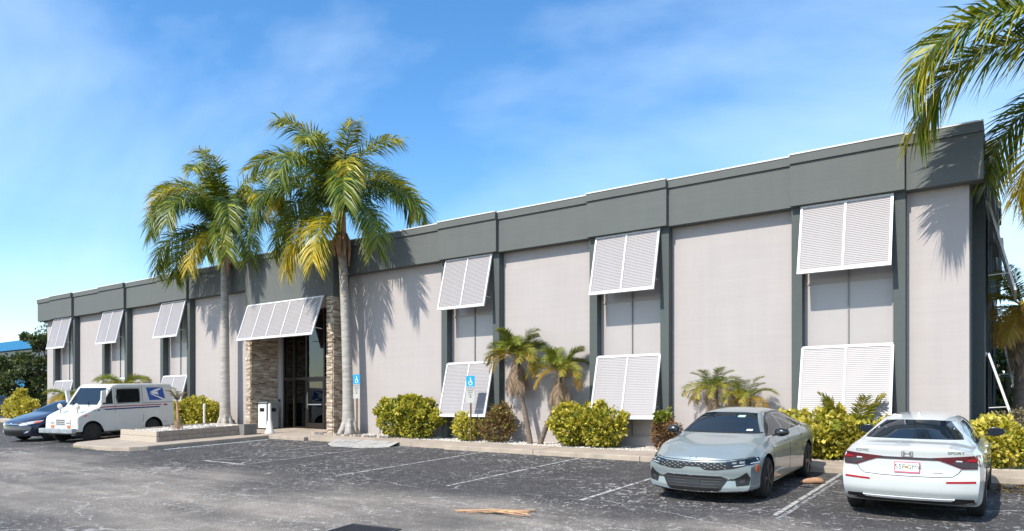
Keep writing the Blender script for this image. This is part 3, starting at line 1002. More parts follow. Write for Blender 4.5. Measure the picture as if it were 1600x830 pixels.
royal('royal_palm', 'left royal palm with grey trunk standing behind the timber planter', -26.15, -0.62, 7.3, (-.05, 0.0), 5, lay1, 0.135)
royal('royal_palm', 'taller royal palm right of the entrance doors with flared grey trunk', -18.95, -0.62, 6.95, (-.32, -.05), 6, lay2, 0.135)
# third one at the building corner, only its fronds reach into the picture
lay3 = [(D(205), 8, 1.0, .25), (D(194), 9, .95, .2), (D(152), 4, .95, -.1), (D(166), 5, .95, -.2), (D(115), 3, 1.0, 0), (D(60), 2, 1.0, 0), (D(20), 3, 1.0, 0), (D(255), 2, .8, 0),
        (D(300), 3, 1.0, 0), (D(340), 2, 1.0, 0), (D(80), 1, 1.0, .2), (D(30), 0, 1.0, .3), (D(5), 4, 1.0, -.1), (D(130), 5, .95, -.3)]
royal('royal_palm', 'palm at the right edge whose big fronds hang over the roof corner', 1.75, -0.85, 6.75, (0, 0), 7, lay3, 0.14, False)

# small date palms: fine arching fronds
DATE = []
for i, (el, dr, ln, tint) in enumerate(((1.25, 1.2, .95, (.05, .45)), (0.85, 1.6, 1.05, (.05, .5)), (0.45, 1.7, 1.1, (.25, .7)), (0.0, 1.5, 1.05, (.55, .95)), (-.5, 1.0, .95, (.65, 1.0)))):
    DATE.append(frond_mesh('frond', ln, el, dr, 66, 0.29, 0.012, M['dateleaf'], 70 + i, plum=0.45, tint=tint, sag=0.12, s0=0.10, rach=.011, vee=0.35, tipy=.1))
DEADF = [frond_mesh('dead_frond', .95, -1.0, .52, 30, 0.24, 0.013, M['dryleaf'], 90 + i, plum=.4, tint=(.1, .9), sag=.9, s0=.25, rach=.010) for i in range(3)]
def date_palm(label, x, y, pts, r, scale, seed, nf=34, dead=0, mix=(0, 1, 1, 2, 2, 3), group='small date palms in the beds', zoff=.06):
    rnd = random.Random(seed)
    root = thing('date_palm', label, 'palm tree', (x, y, gz(x, y) + zoff), 0, group)
    curved_trunk(root, r * 1.15, r, pts, 1.3, 'darktrunk', 0.08, 9)
    top = pts[-1]
    sp = []
    for k in range(nf):
        sp.append((k * 2.39996 + rnd.uniform(-.2, .2), mix[k % len(mix)], scale * rnd.uniform(.82, 1.1), rnd.uniform(-.05, .08)))
    add_fronds(root, top, sp, DATE, rnd)
    for k in range(dead):
        o = link('dead_frond', DEADF[k % 3], root)
        a = k * 2.4 + rnd.random()
        o.location = (top[0] + cos(a) * r * .6, top[1] + sin(a) * r * .6, top[2] - rnd.uniform(0.05, .35))
        o.rotation_euler = (0, rnd.uniform(-.1, .25), a)
        o.scale = (scale * rnd.uniform(.7, 1.05),) * 3
    return root
date_palm('taller of the twin leaning date palms between the bushes', -11.45, -0.55, [(0, 0, 0), (-.14, 0, .7), (-.35, 0, 1.55), (-.50, 0, 2.65)], .07, 1.0, 1, 48, 24, (0, 0, 1, 1, 2, 2, 3))
date_palm('shorter of the twin leaning date palms, leaning right', -11.15, -0.55, [(0, 0, 0), (.25, 0, .6), (.55, 0, 1.2), (.66, 0, 2.15)], .065, .92, 2, 44, 22, (0, 0, 1, 1, 2, 2, 3))
date_palm('stocky brown date palm showing left above the grey sedan roof', -6.10, -0.50, [(0, 0, 0), (0, 0, .6), (.0, 0, 1.62)], .12, .74, 3, 26, 8, (0, 1, 2, 2, 3))
date_palm('smaller date palm showing right above the grey sedan roof', -5.28, -0.50, [(0, 0, 0), (0, 0, .5), (.0, 0, 1.42)], .10, .66, 4, 24, 8, (0, 1, 2, 3, 3))
DATE.append(frond_mesh('frond', 1.05, 1.3, .75, 40, .34, .030, M['dateleaf'], 99, plum=.4, tint=(.3, .6), sag=.1, s0=.2, rach=.012, vee=.3, tipy=.05))
date_palm('young bright green palm in the hedge beside the white sedan', -2.95, -0.62, [(0, 0, 0), (0, 0, .3), (.0, 0, .55)], .09, 1.0, 5, 15, 0, (5, 5, 1))
date_palm('bushy green palm tuft showing above the mail truck roof', -33.6, -0.85, [(0, 0, 0), (0, 0, .8), (.0, 0, 1.75)], .10, 1.35, 6, 40, 0, (1, 2, 2, 3))
date_palm('drooping golden palm behind the mail truck windscreen', -38.3, -1.2, [(0, 0, 0), (0, 0, .6), (.0, 0, 1.25)], .12, 1.15, 7, 34, 6, (1, 2, 3, 3))

def leaf_cloud(b, rnd, n, centre, rad, size, tint=(0, 1), shell=.35, squash=.0, lump=None):
    """n leaf blades spread through the outer part of a lumpy ellipsoid"""
    c = Vector(centre)
    for _ in range(n):
        while True:
            d = Vector((rnd.gauss(0, 1), rnd.gauss(0, 1), rnd.gauss(0, 1)))
            if d.length > .1:
                break
        d.normalize()
        k = (1 - shell * rnd.random() ** 1.3)
        if lump:
            k *= 1 + lump * (sin(d.x * 5 + c.x) * sin(d.y * 4.3 + c.y * 2) + .6 * sin(d.z * 7 + d.x * 3 + c.x))
        p = c + Vector((d.x * rad[0], d.y * rad[1], d.z * rad[2])) * k
        dr = (d + Vector((rnd.uniform(-.8, .8), rnd.uniform(-.8, .8), rnd.uniform(-.5, .9)))).normalized()
        sd = dr.cross(Vector((rnd.uniform(-1, 1), rnd.uniform(-1, 1), rnd.uniform(-1, 1))))
        if sd.length < .05:
            continue
        sd.normalize()
        l = size * rnd.uniform(.65, 1.3)
        w = l * rnd.uniform(.30, .42)
        nn = dr.cross(sd)
        m1 = p + dr * l * .5 + nn * l * .08
        b.add([p, m1 + sd * w, p + dr * l, m1 - sd * w], [(0, 1, 2), (0, 2, 3)], clamp(rnd.uniform(*tint), 0, 1))

def shrub(name, label, x, y, blobs, n, size, m, seed, cat='shrub', group='bushes along the building', tint=(0, 1), z=.1, base=True, shell=.35):
    rnd = random.Random(seed)
    root = thing(name, label, cat, (x, y, gz(x, y) + z), 0, group)
    b = MB()
    tot = sum(q[3] * q[4] for q in blobs)
    for cx, cy, cz, rx, rz in blobs:
        leaf_cloud(b, rnd, int(n * .8 * rx * rz / tot), (cx, cy, cz), (rx * .93, min(rx, .50), rz * .93), size, tint, shell, 0, .16)
        for q in range(int(14 * (rx + rz))):
            d_ = Vector((rnd.gauss(0, 1), rnd.gauss(0, .6), abs(rnd.gauss(.3, .8)))).normalized()
            e_ = Vector((cx + d_.x * rx, cy + d_.y * min(rx, .5), cz + d_.z * rz)) + d_ * rnd.uniform(-.05, .09)
            leaf_cloud(b, rnd, max(5, int(n * .012)), e_, (.10, .10, .11), size * 1.1, (tint[0] * .5 + .25, tint[1]), .9)
    # keep leaves above the soil
    b.v = [(vx, vy, max(vz, .01 + .03 * rnd.random())) for vx, vy, vz in b.v]
    stuff(b.obj('foliage', M[m], root))
    for k in range(7):
        a = rnd.uniform(0, 2 * pi)
        cx, cy, cz, rx, rz = blobs[k % len(blobs)]
        e = Vector((cx + cos(a) * rx * .6, cy + sin(a) * .25, cz + rz * rnd.uniform(-.1, .5)))
        MB().tube([(cx * .8 + cos(a) * .06, sin(a) * .06, -.05), e * .55, e], [.016, .011, .005], 5).obj('stem', M['bark'], root)
    return root
shrub('variegated_shrub', 'large round green-yellow bush right of the entrance palm', -16.2, -0.62, [(-.45, 0, .62, .85, .62), (.45, 0, .58, .85, .60), (0, 0, .85, .75, .42), (.15, 0, 1.12, .12, .16)], 7500, .10, 'varileaf', 11, tint=(0, .82))
shrub('variegated_shrub', 'small loose yellow bush at the foot of the second parking sign', -13.75, -0.62, [(0, 0, .38, .42, .36), (-.1, 0, .58, .26, .24)], 1500, .10, 'varileaf', 12, tint=(.2, 1))
shrub('copper_shrub', 'brown and copper bush left of the twin date palms', -12.65, -0.60, [(0, 0, .42, .60, .42), (.12, 0, .72, .42, .30), (.2, .1, .95, .2, .16)], 3000, .070, 'redleaf', 13, tint=(0, 1.0))
shrub('variegated_shrub', 'big dense yellow-green hedge bush right of the twin date palms', -9.5, -0.60, [(-.5, 0, .55, .62, .55), (.45, 0, .55, .66, .54), (0, 0, .72, .7, .42)], 7500, .10, 'varileaf', 14, tint=(.1, .95))
shrub('copper_shrub', 'reddish bush with a green tuft left of the grey sedan', -7.35, -0.55, [(0, 0, .36, .34, .36), (0, 0, .58, .30, .24)], 2200, .065, 'redleaf', 15, tint=(0, .7))
shrub('green_tuft_shrub', 'bright green tuft growing out of the reddish bush', -7.42, -0.56, [(0, 0, .86, .20, .14)], 420, .10, 'dateleaf', 16, tint=(.2, .5))
shrub('variegated_shrub', 'yellow-green hedge between the grey and the white sedan', -3.35, -0.62, [(-.75, 0, .50, .62, .52), (0, 0, .52, .62, .52), (.7, 0, .50, .62, .50), (-.3, 0, .68, .7, .36)], 8500, .10, 'varileaf', 17, tint=(.12, 1))
shrub('variegated_shrub', 'sprawling yellow bush at the building corner right of the white sedan', -0.42, -0.70, [(-.2, 0, .42, .48, .42), (.25, .1, .40, .50, .40), (0, .2, .66, .45, .28)], 4800, .10, 'varileaf', 18, tint=(.15, 1))
shrub('twiggy_shrub', 'half bare brown twiggy bush behind the yellow corner bush', 0.15, 0.15, [(0, 0, .75, .55, .42), (.3, 0, .5, .5, .5)], 2000, .06, 'brownleaf', 19, tint=(0, 1))
shrub('variegated_shrub', 'yellow-green bush behind the planter at the left palm', -28.0, -0.75, [(-.8, 0, .55, .85, .55), (.5, 0, .55, 1.0, .55), (-.1, 0, .75, .95, .42)], 7500, .10, 'varileaf', 20, tint=(.1, .95))
shrub('variegated_shrub', 'golden bush at the far left corner of the building', -43.2, -1.4, [(-.7, 0, .55, .8, .5), (.5, 0, .6, .9, .5), (.1, 0, 1.0, .35, .5)], 4500, .13, 'varileaf', 21, tint=(.3, 1))

# dry sapling and posts in the planter
pl = thing('timber_planter', 'low weathered timber planter box on the island by the entrance', 'planter', (0, 0, 0))
PX0, PX1, PY0, PY1 = -24.75, -22.5, -5.5, -2.25
def course(a, b, z0, z1, m):
    (x0, y0), (x1, y1) = a, b
    return [(x0, y0), (x1, y1)]
ztop = lambda x, y: gz(x, y) + .124
for k in range(2):
    h0, h1 = .0 + .175 * k, .172 + .175 * k
    for (xa, xb, ya, yb, m) in ((PX0, PX1, PY0, PY0 + .11, 'timber_end'), (PX1 - .11, PX1, PY0 + .113, PY1, 'timber'), (PX0, PX0 + .11, PY0 + .113, PY1, 'timber'), (PX0, PX1, PY1 + .003, PY1 + .11, 'timber_end')):
        in_ = .006 * k
        b = MB()
        vs = []
        for hh in (h0 - (.02 if k == 0 else 0), h1):
            for yy in (ya + in_, yb - in_):
                for xv in (xa + in_, xb - in_):
                    vs.append((xv, yy, ztop(xv, yy) + hh))
        b.add(vs, [(0, 2, 3, 1), (4, 5, 7, 6), (0, 1, 5, 4), (2, 6, 7, 3), (0, 4, 6, 2), (1, 3, 7, 5)])
        bevel(b.obj('timber', M[m], pl), .012, 1)
MB().box(-22.56, -22.2, -2.5, -1.98, ztop(-22.4, -2.2) - .02, ztop(-22.4, -2.2) + .37).obj('end_block', M['block'], pl)
b = MB()
q = [(PX0 + .11, PY0 + .11), (PX1 - .11, PY0 + .11), (PX1 - .11, PY1), (PX0 + .11, PY1)]
b.add([(x, y, ztop(x, y) + .30) for x, y in q] + [(x, y, ztop(x, y)) for x, y in q], [(0, 1, 2, 3), (0, 4, 5, 1), (1, 5, 6, 2), (2, 6, 7, 3), (3, 7, 4, 0)])
b.obj('soil_fill', M['soil'], pl)
def fp(r):
    x, y = r.uniform(PX0 + .13, PX1 - .13), r.uniform(PY0 + .13, PY1 - .02)
    return x, y, ztop(x, y) + .30
pebbles('gravel', 1500, fp, 9, 'white pebbles filling the timber planter')
rnd = random.Random(4)
sap = thing('dry_sapling', 'half dead palm sapling with brown trunk in the timber planter', 'sapling', (-23.3, -4.3, ztop(-23.3, -4.3) + .29), 0)
curved_trunk(sap, .055, .03, [(0, 0, -.02), (.0, 0, .35), (-.03, 0, .7), (-.05, 0, 1.0)], 1.5, 'husk', .05, 8)
SAPF = frond_mesh('frond', .75, 1.35, 1.35, 26, .20, .026, M['brownleaf'], 33, plum=.5, tint=(.2, 1.0), sag=.4)
for a, s_ in ((2.9, 1.0), (3.6, .8), (.4, .6), (1.4, .7), (4.6, .8), (2.3, .75)):
    o = link('frond', SAPF, sap)
    o.location = (-.05, 0, .95)
    o.rotation_euler = (0, 0, a)
    o.scale = (s_,) * 3
for k in range(5):
    o = link('dead_frond', DEADF[k % 3], sap)
    o.location = (0, 0, .45)
    o.rotation_euler = (0, 0, k * 1.3)
    o.scale = (.5,) * 3

# ------------------------------------------------------------------ background trees, left and right
def tree(name, label, x, y, H, R, n, size, m, seed, group, tint=(0, 1), z=0.0, clumps=16, trunk=.16, low=.35, bark='bark', airy=.8):
    rnd = random.Random(seed)
    root = thing(name, label, 'tree', (x, y, gz(x, y) + z), 0, group)
    tr = MB()
    tips = []
    tr.tube([(0, 0, -.1), (rnd.uniform(-.1, .1), 0, H * .25), (rnd.uniform(-.3, .3), rnd.uniform(-.2, .2), H * .6), (rnd.uniform(-.3, .3), 0, H * .9)], [trunk * 1.3, trunk, trunk * .6, trunk * .2], 9)
    for k in range(clumps):
        a = k * 2.4 + rnd.uniform(-.4, .4)
        h = H * (low + (1 - low) * ((k + .5) / clumps) * rnd.uniform(.85, 1.05))
        rr = R * rnd.uniform(.35, 1.0) * (1 - .55 * abs((h / H - .62) / .5))
        e = Vector((cos(a) * rr, sin(a) * rr, h))
        s0 = Vector((0, 0, max(H * .15, h - rr * rnd.uniform(.5, .9))))
        tr.tube([s0, s0.lerp(e, .5) + Vector((0, 0, .1 * rr)), e], [trunk * .42, trunk * .26, trunk * .08], 5)
        tips.append((e, R * rnd.uniform(.24, .42)))
    tr.obj('trunk', M[bark], root, True)
    b = MB()
    for e, r_ in tips:
        leaf_cloud(b, rnd, int(n / clumps), e, (r_, r_, r_ * .75), size, tint, airy, 0, .2)
    stuff(b.obj('crown', M[m], root))
    return root
GL, GR = 'trees beyond the left end', 'trees beyond the right corner'
tree('evergreen_tree', 'dark spreading evergreen at the left end of the building', -59.2, 6.0, 6.2, 1.5, 7000, .20, 'darkleaf', 51, GL, clumps=22, low=.2)
tree('evergreen_tree', 'lower evergreen in front of the bright blue building', -60.5, 4.2, 4.2, 2.0, 7000, .20, 'darkleaf', 52, GL, clumps=20, low=.12)
tree('bare_tree', 'tall thin-leaved tree rising behind the evergreen', -73.0, 13.5, 9.0, 2.2, 2600, .20, 'brownleaf', 53, GL, clumps=26, low=.45)
tree('bare_tree', 'pale distant tree over the blue building roof', -104.0, 26.0, 9.6, 5.0, 4200, .26, 'brownleaf', 54, GL, clumps=24, low=.4)
for k, (x, y, h, r_, m_, lb) in enumerate(((-0.2, 13.5, 4.6, 1.6, 'greenleaf', 'green tree just behind the side shutters'), (1.5, 17.0, 4.2, 2.2, 'greenleaf', 'round green tree behind the right date palm'),
                                   (-0.6, 24.0, 4.4, 2.4, 'varileaf', 'yellowish tree far behind the right corner'), (2.6, 26.0, 5.0, 3.0, 'darkleaf', 'dark tree at the right picture edge'))):
    tree('garden_tree', lb, x, y, h, r_, 5000, .17, m_, 60 + k, GR, clumps=18, low=.15, tint=(0, .8))
tree('leafy_shrub_tree', 'low dark thicket under the right date palm', .9, 8.2, 1.5, 1.2, 3500, .12, 'darkleaf', 66, GR, clumps=14, low=.1, trunk=.05)
# fan of a taller date palm at the right side
BIGD = [frond_mesh('frond', 1.5, el, dr, 60, .40, .026, M['dateleaf'], 110 + i, plum=.4, tint=t_, sag=.4, rach=.016) for i, (el, dr, t_) in enumerate(((1.2, 1.2, (.15, .55)), (.7, 1.6, (.3, .75)), (.2, 1.6, (.45, .9)), (-.3, 1.1, (.5, .95))))]
rp_ = thing('date_palm', 'golden date palm with shaggy trunk behind the right corner', 'palm tree', (0.15, 4.2, gz(0, 4.2)), 0, 'small date palms in the beds')
curved_trunk(rp_, .17, .13, [(0, 0, -.1), (-.02, 0, 1.2), (.02, 0, 2.4), (.08, 0, 3.75)], 1.2, 'darktrunk', .07, 10)
rnd = random.Random(77)
add_fronds(rp_, (.08, 0, 3.8), [(k * 2.4, k % 4, rnd.uniform(.85, 1.1), 0) for k in range(30)], BIGD, rnd)
for k in range(16):
    o = link('dead_frond', DEADF[k % 3], rp_)
    o.location = (.1 + cos(k * 2.4) * .1, sin(k * 2.4) * .1, 3.6 - .05 * k)
    o.rotation_euler = (0, 0, k * 2.4)
    o.scale = (.95,) * 3

# left background: blue building, hedge, fence, far roof
bb = thing('blue_building', 'low building with bright blue bands and dark windows at the left edge', 'building', (-84, 13.5, gz(-84, 13.5)))
MB().box(-14, 8, 0, 10, -0.3, 2.75).obj('wall', M['palewall'], bb)
MB().box(-14.1, 8.1, -.15, 10, 2.75, 3.6).obj('blue_band', M['bluewall'], bb)
MB().box(-14, 8, 0.05, 10, 3.6, 6.4).obj('wall', M['navywall'], bb)
for k in range(7):
    MB().box(-13.6 + k * 3.05, -11.0 + k * 3.05, 0.0, 0.045, 3.9, 6.1).obj('window', M['navywall'], bb)
MB().box(-14.2, 8.2, -.35, 10.2, 6.4, 7.3).obj('roof', M['bluewall'], bb)
h2 = thing('tiled_house', 'far house with a brown hipped roof seen through the evergreen', 'house', (-78, 26, gz(-78, 26)))
MB().box(-5, 5, 0, 7, -.3, 2.6).obj('wall', M['palewall'], h2)
MB().add([(-5.5, -.5, 2.6), (5.5, -.5, 2.6), (5.5, 7.5, 2.6), (-5.5, 7.5, 2.6), (-2.2, 3.5, 4.6), (2.2, 3.5, 4.6)], [(0, 1, 5, 4), (1, 2, 5), (2, 3, 4, 5), (3, 0, 4), (3, 2, 1, 0)]).obj('roof', M['redroof'], h2)
fn = thing('metal_fence', 'dark metal fence in front of the blue building', 'fence', (-68, 6.5, gz(-68, 6.5)))
for k in range(13):
    MB().box(-9 + k * 1.8, -8.94 + k * 1.8, 0, .06, -.1, 1.75).obj('post', M['fence'], fn)
MB().box(-9, 12.7, .015, .045, 1.66, 1.71).obj('rail', M['fence'], fn)
MB().box(-9, 12.7, .015, .045, .25, .30).obj('rail', M['fence'], fn)
for k in range(10):
    MB().box(-8.94 + k * 1.8, -7.2 + k * 1.8, .025, .035, .30, 1.66).obj('infill_panel', M['palewall'], fn)
shrub('dark_hedge', 'dark green hedge at the left picture edge', -58.5, 0.6, [(-2.5, 0, .5, 1.6, .7), (0, 0, .55, 1.8, .7), (2.3, 0, .5, 1.5, .65)], 6000, .15, 'darkleaf', 71, 'hedge', 'hedges by the fence', (0, 1), 0)
struct(slab([(-60, -3.2), (-46, -3.2), (-46, -2.6), (-60, -2.6)], .12).obj('kerb', M['concrete']))

# ------------------------------------------------------------------ street furniture
def lettering(txt, size):
    c = bpy.data.curves.new('t', 'FONT')
    c.body = txt
    c.size = size
    c.align_x = 'CENTER'
    c.align_y = 'CENTER'
    o = bpy.data.objects.new('t', c)
    COL.objects.link(o)
    bpy.context.view_layer.update()
    me = bpy.data.meshes.new_from_object(o.evaluated_get(bpy.context.evaluated_depsgraph_get()))
    vs = [tuple(v.co) for v in me.vertices]
    fs = [tuple(p.vertices) for p in me.polygons]
    bpy.data.objects.remove(o)
    bpy.data.curves.remove(c)
    bpy.data.meshes.remove(me)
    return vs, fs
def flat_text(name, txt, size, m, parent, at, y):
    vs, fs = lettering(txt, size)
    return MB().add([(at[0] + v[0], y, at[1] + v[1]) for v in vs], fs).obj(name, m, parent)

def parking_sign(label, x, y, h):
    r = thing('parking_sign', label, 'sign', (x, y, gz(x, y) + .10), 0, 'disabled parking signs')
    MB().box(-.022, .022, 0.0, .03, -.05, h).obj('post', M['postbrown'], r)
    z = h
    p = MB().box(-.16, .16, -.006, 0, z - .30, z + .02).obj('blue_panel', M['signblue'], r)
    # wheelchair figure
    w = MB()
    n = 20
    for k in range(n):
        a0, a1 = pi * .72 + k / n * pi * 1.42, pi * .72 + (k + 1) / n * pi * 1.42
        w.add([(.005 + rr * cos(a), -.008, z - .19 + rr * sin(a)) for a, rr in ((a0, .055), (a1, .055), (a1, .072), (a0, .072))], [(0, 1, 2, 3)])
    w.add([(.0 + .02 * cos(k * pi / 4), -.008, z - .05 + .02 * sin(k * pi / 4)) for k in range(8)], [tuple(range(8))])
    w.add([(-.012, -.008, z - .08), (.012, -.008, z - .08), (.02, -.008, z - .17), (-.006, -.008, z - .17)], [(0, 1, 2, 3)])
    w.add([(-.006, -.0085, z - .17), (.055, -.0085, z - .17), (.055, -.0085, z - .15), (-.006, -.0085, z - .15)], [(0, 1, 2, 3)])
    w.add([(.038, -.009, z - .155), (.055, -.009, z - .155), (.085, -.009, z - .235), (.068, -.009, z - .235)], [(0, 1, 2, 3)])
    w.add([(.005, -.009, z - .12), (.05, -.009, z - .12), (.05, -.009, z - .106), (.005, -.009, z - .106)], [(0, 1, 2, 3)])
    w.obj('wheelchair_symbol', M['sticker_w'], p)
    q = MB().box(-.16, .16, -.006, 0, z - .60, z - .305).obj('white_panel', M['signwhite'], r)
    for k, t in enumerate(('PARKING BY', 'DISABLED', 'PERMIT', 'ONLY')):
        flat_text('lettering', t, .058, M['signblack'], q, (0, z - .345 - k * .066), -.0085)
    q = MB().box(-.16, .16, -.006, 0, z - .79, z - .615).obj('fine_panel', M['signwhite'], r)
    MB().box(-.02, .02, -.009, -.0065, z - .63, z - .59).obj('bolt', M['iron'], r)
    return r
parking_sign('blue disabled parking sign beside the right royal palm trunk', -18.24, -0.92, 2.08)
parking_sign('blue disabled parking sign in front of the lower shutter', -13.34, -0.95, 1.98)

b = thing('litter_bin', 'square grey litter bin with pale front at the entrance', 'bin', (-24.0, -0.15, gz(-24.0, -.15) + .128), radians(0))
bevel(MB().box(-.27, .27, -.27, .27, 0.03, 1.0).obj('body', M['bingrey'], b), .02, 2)
bevel(MB().box(-.26, .26, -.295, -.272, .04, .96).obj('door', M['binwhite'], b), .008, 1)
MB().box(-.14, .14, -.30, -.296, .68, .82).obj('opening', M['blacktrim'], b)
MB().box(.272, .276, -.14, .14, .68, .82).obj('opening', M['blacktrim'], b)
bevel(MB().box(-.29, .29, -.30, .29, 1.0, 1.05).obj('lid', M['bingrey'], b), .015, 2)
MB().box(-.24, .24, -.24, .24, 0, .03).obj('base', M['iron'], b)
p = thing('ash_post', 'slender white plastic post on a flared base by the entrance kerb', 'post', (-22.05, -1.55, gz(-22.05, -1.55) + .126))
MB().lathe([(.17, 0), (.17, .05), (.13, .12), (.085, .40), (.06, .46), (.055, .95), (.06, .97), (.05, 1.06), (.02, 1.08)], 18).obj('body', M['plastic_white'], p, True, 40)
MB().lathe([(.088, .40), (.092, .42), (.088, .44)], 18).obj('collar', M['plastic_white'], p, True)
p = thing('marker_post', 'thin pale marker post between the yellow bush and left royal palm', 'post', (-26.75, -1.15, gz(-26.75, -1.15) + .09))
MB().lathe([(.07, 0), (.07, .03), (.05, .05), (.045, .95), (.05, .97), (.05, 1.02), (.02, 1.04)], 12).obj('body', M['plastic_white'], p, True, 40)
MB().lathe([(.056, .90), (.056, .93)], 12).obj('collar', M['plastic_white'], p)

# storm drain
dg = thing('storm_drain', 'rectangular iron drain grate set into the asphalt in the foreground', 'drain', (-7.35, -11.05, 0), .15)
dg.location.z = gz(-7.35, -11.05) + .003
dg.rotation_euler = (0.0465, 0.014, .12)
dg.scale = (.78, .85, 1)
f = MB()
for x0, x1, y0, y1 in ((-.55, .55, -.42, -.36), (-.55, .55, .36, .42), (-.55, -.49, -.36, .36), (.49, .55, -.36, .36)):
    f.box(x0, x1, y0, y1, -.02, .012)
f.obj('frame', M['iron'], dg)
for k in range(15):
    MB().box(-.47 + k * .065, -.435 + k * .065, -.36, .36, -.02, .006).obj('grate_bar', M['iron'], dg)
MB().box(-.49, .49, -.36, .36, -.03, -.021).obj('pit', M['blacktrim'], dg)

# fallen palm debris
def debris(label, x, y, rz, n, L, seed):
    rnd = random.Random(seed)
    r = thing('fallen_frond', label, 'debris', (x, y, gz(x, y) + .012), rz, 'fallen palm litter')
    for k in range(n):
        a = rnd.uniform(-.55, .45)
        o = rnd.uniform(-.3, .3)
        l = L * rnd.uniform(.55, 1)
        P_ = [Vector((-l / 2 + o, o * .3 - .35 * a * l, .015)), Vector((0 + o * .5, rnd.uniform(-.05, .05), .03 + .02 * rnd.random())), Vector((l / 2, l * sin(a) * .7, .03))]
        P_ = [Vector((q.x, q.y, q.z + .0465 * q.y * 0)) for q in P_]
        MB().tube(P_, [.007, .014, .010], 6).obj('dry_stalk', M['husk'] if k % 3 else M['tan'], r)
    return r
debris('bundle of dry tan palm stalks lying on the pale lane', -6.45, -9.05, .35, 9, 1.25, 2)
bo = thing('palm_boot', 'dry brown palm leaf base lying beside the bay line', 'debris', (-3.12, -3.75, gz(-3.12, -3.75) + .004), .5, 'fallen palm litter')
bo.scale = (.62,) * 3
MB().tube([(-.30, 0, .05), (-.1, .02, .07), (.12, .0, .10), (.30, .02, .09), (.42, .02, .06)], [.03, .085, .10, .09, .04], 10).obj('husk', M['husk'], bo, True)
MB().tube([(.05, .03, .12), (.3, .05, .16), (.45, .05, .10)], [.05, .07, .03], 8).obj('husk_flap', M['bark'], bo, True)
rnd = random.Random(15)
b = MB()
for _ in range(420):
    x, y = rnd.gauss(.15, .45), rnd.gauss(-2.75, .45)
    if y > -2.1 or x < -.3:
        continue
    z = gz(x, y) + rnd.uniform(.006, .02)
    a = rnd.uniform(0, 6.3)
    l = rnd.uniform(.02, .06)
    b.add([(x, y, z), (x + l * cos(a + .5), y + l * sin(a + .5), z + .012), (x + 1.6 * l * cos(a), y + 1.6 * l * sin(a), z), (x + l * cos(a - .5), y + l * sin(a - .5), z + .008)], [(0, 1, 2, 3)], rnd.random())
lt = b.obj('leaf_litter', M['redleaf'])
lt['label'] = 'scattered dry orange leaves along the kerb at the right'
stuff(lt)
b = MB()
for _ in range(260):
    t_ = rnd.random()
    x, y = -24.6 + 1.9 * t_ + rnd.gauss(0, .08), -7.09 + rnd.gauss(0, .02)
    if not (abs(t_ - .15) < .1 or abs(t_ - .55) < .12):
        continue
    z = gz(x, y)
    a = rnd.uniform(0, 6.3)
    h = rnd.uniform(.03, .11)
    b.add([(x, y, z), (x + .012, y, z), (x + .05 * cos(a), y + .05 * sin(a), z + h)], [(0, 1, 2)], rnd.random())
gt = b.obj('weeds', M['greenleaf'])
gt['label'] = 'small green weeds sprouting at the island kerb'
stuff(gt)

# ------------------------------------------------------------------ vehicles
def pchip(pts):
    xs = [p[0] for p in pts]
    ys_ = [p[1] for p in pts]
    n = len(xs)
    h = [xs[i + 1] - xs[i] for i in range(n - 1)]
    d = [(ys_[i + 1] - ys_[i]) / h[i] for i in range(n - 1)]
    m = [d[0]] + [0 if d[i - 1] * d[i] <= 0 else 2 * d[i - 1] * d[i] / (d[i - 1] + d[i]) for i in range(1, n - 1)] + [d[-1]]
    def f(x):
        x = clamp(x, xs[0], xs[-1])
        i = 0
        while i < n - 2 and x > xs[i + 1]:
            i += 1
        t = (x - xs[i]) / h[i]
        return ((1 + 2 * t) * (1 - t) ** 2 * ys_[i] + t * (1 - t) ** 2 * h[i] * m[i] + t * t * (3 - 2 * t) * ys_[i + 1] + t * t * (t - 1) * h[i] * m[i + 1])
    return f

def chaikin(p, n):
    for _ in range(n):
        q = [p[0]]
        for i in range(len(p) - 1):
            a, b = p[i], p[i + 1]
            if i > 0:
                q.append((a[0] * .75 + b[0] * .25, a[1] * .75 + b[1] * .25))
            if i < len(p) - 2:
                q.append((a[0] * .25 + b[0] * .75, a[1] * .25 + b[1] * .75))
        q.append(p[-1])
        p = q
    return p

def sstep(t):
    t = clamp(t, 0, 1)
    return t * t * (3 - 2 * t)

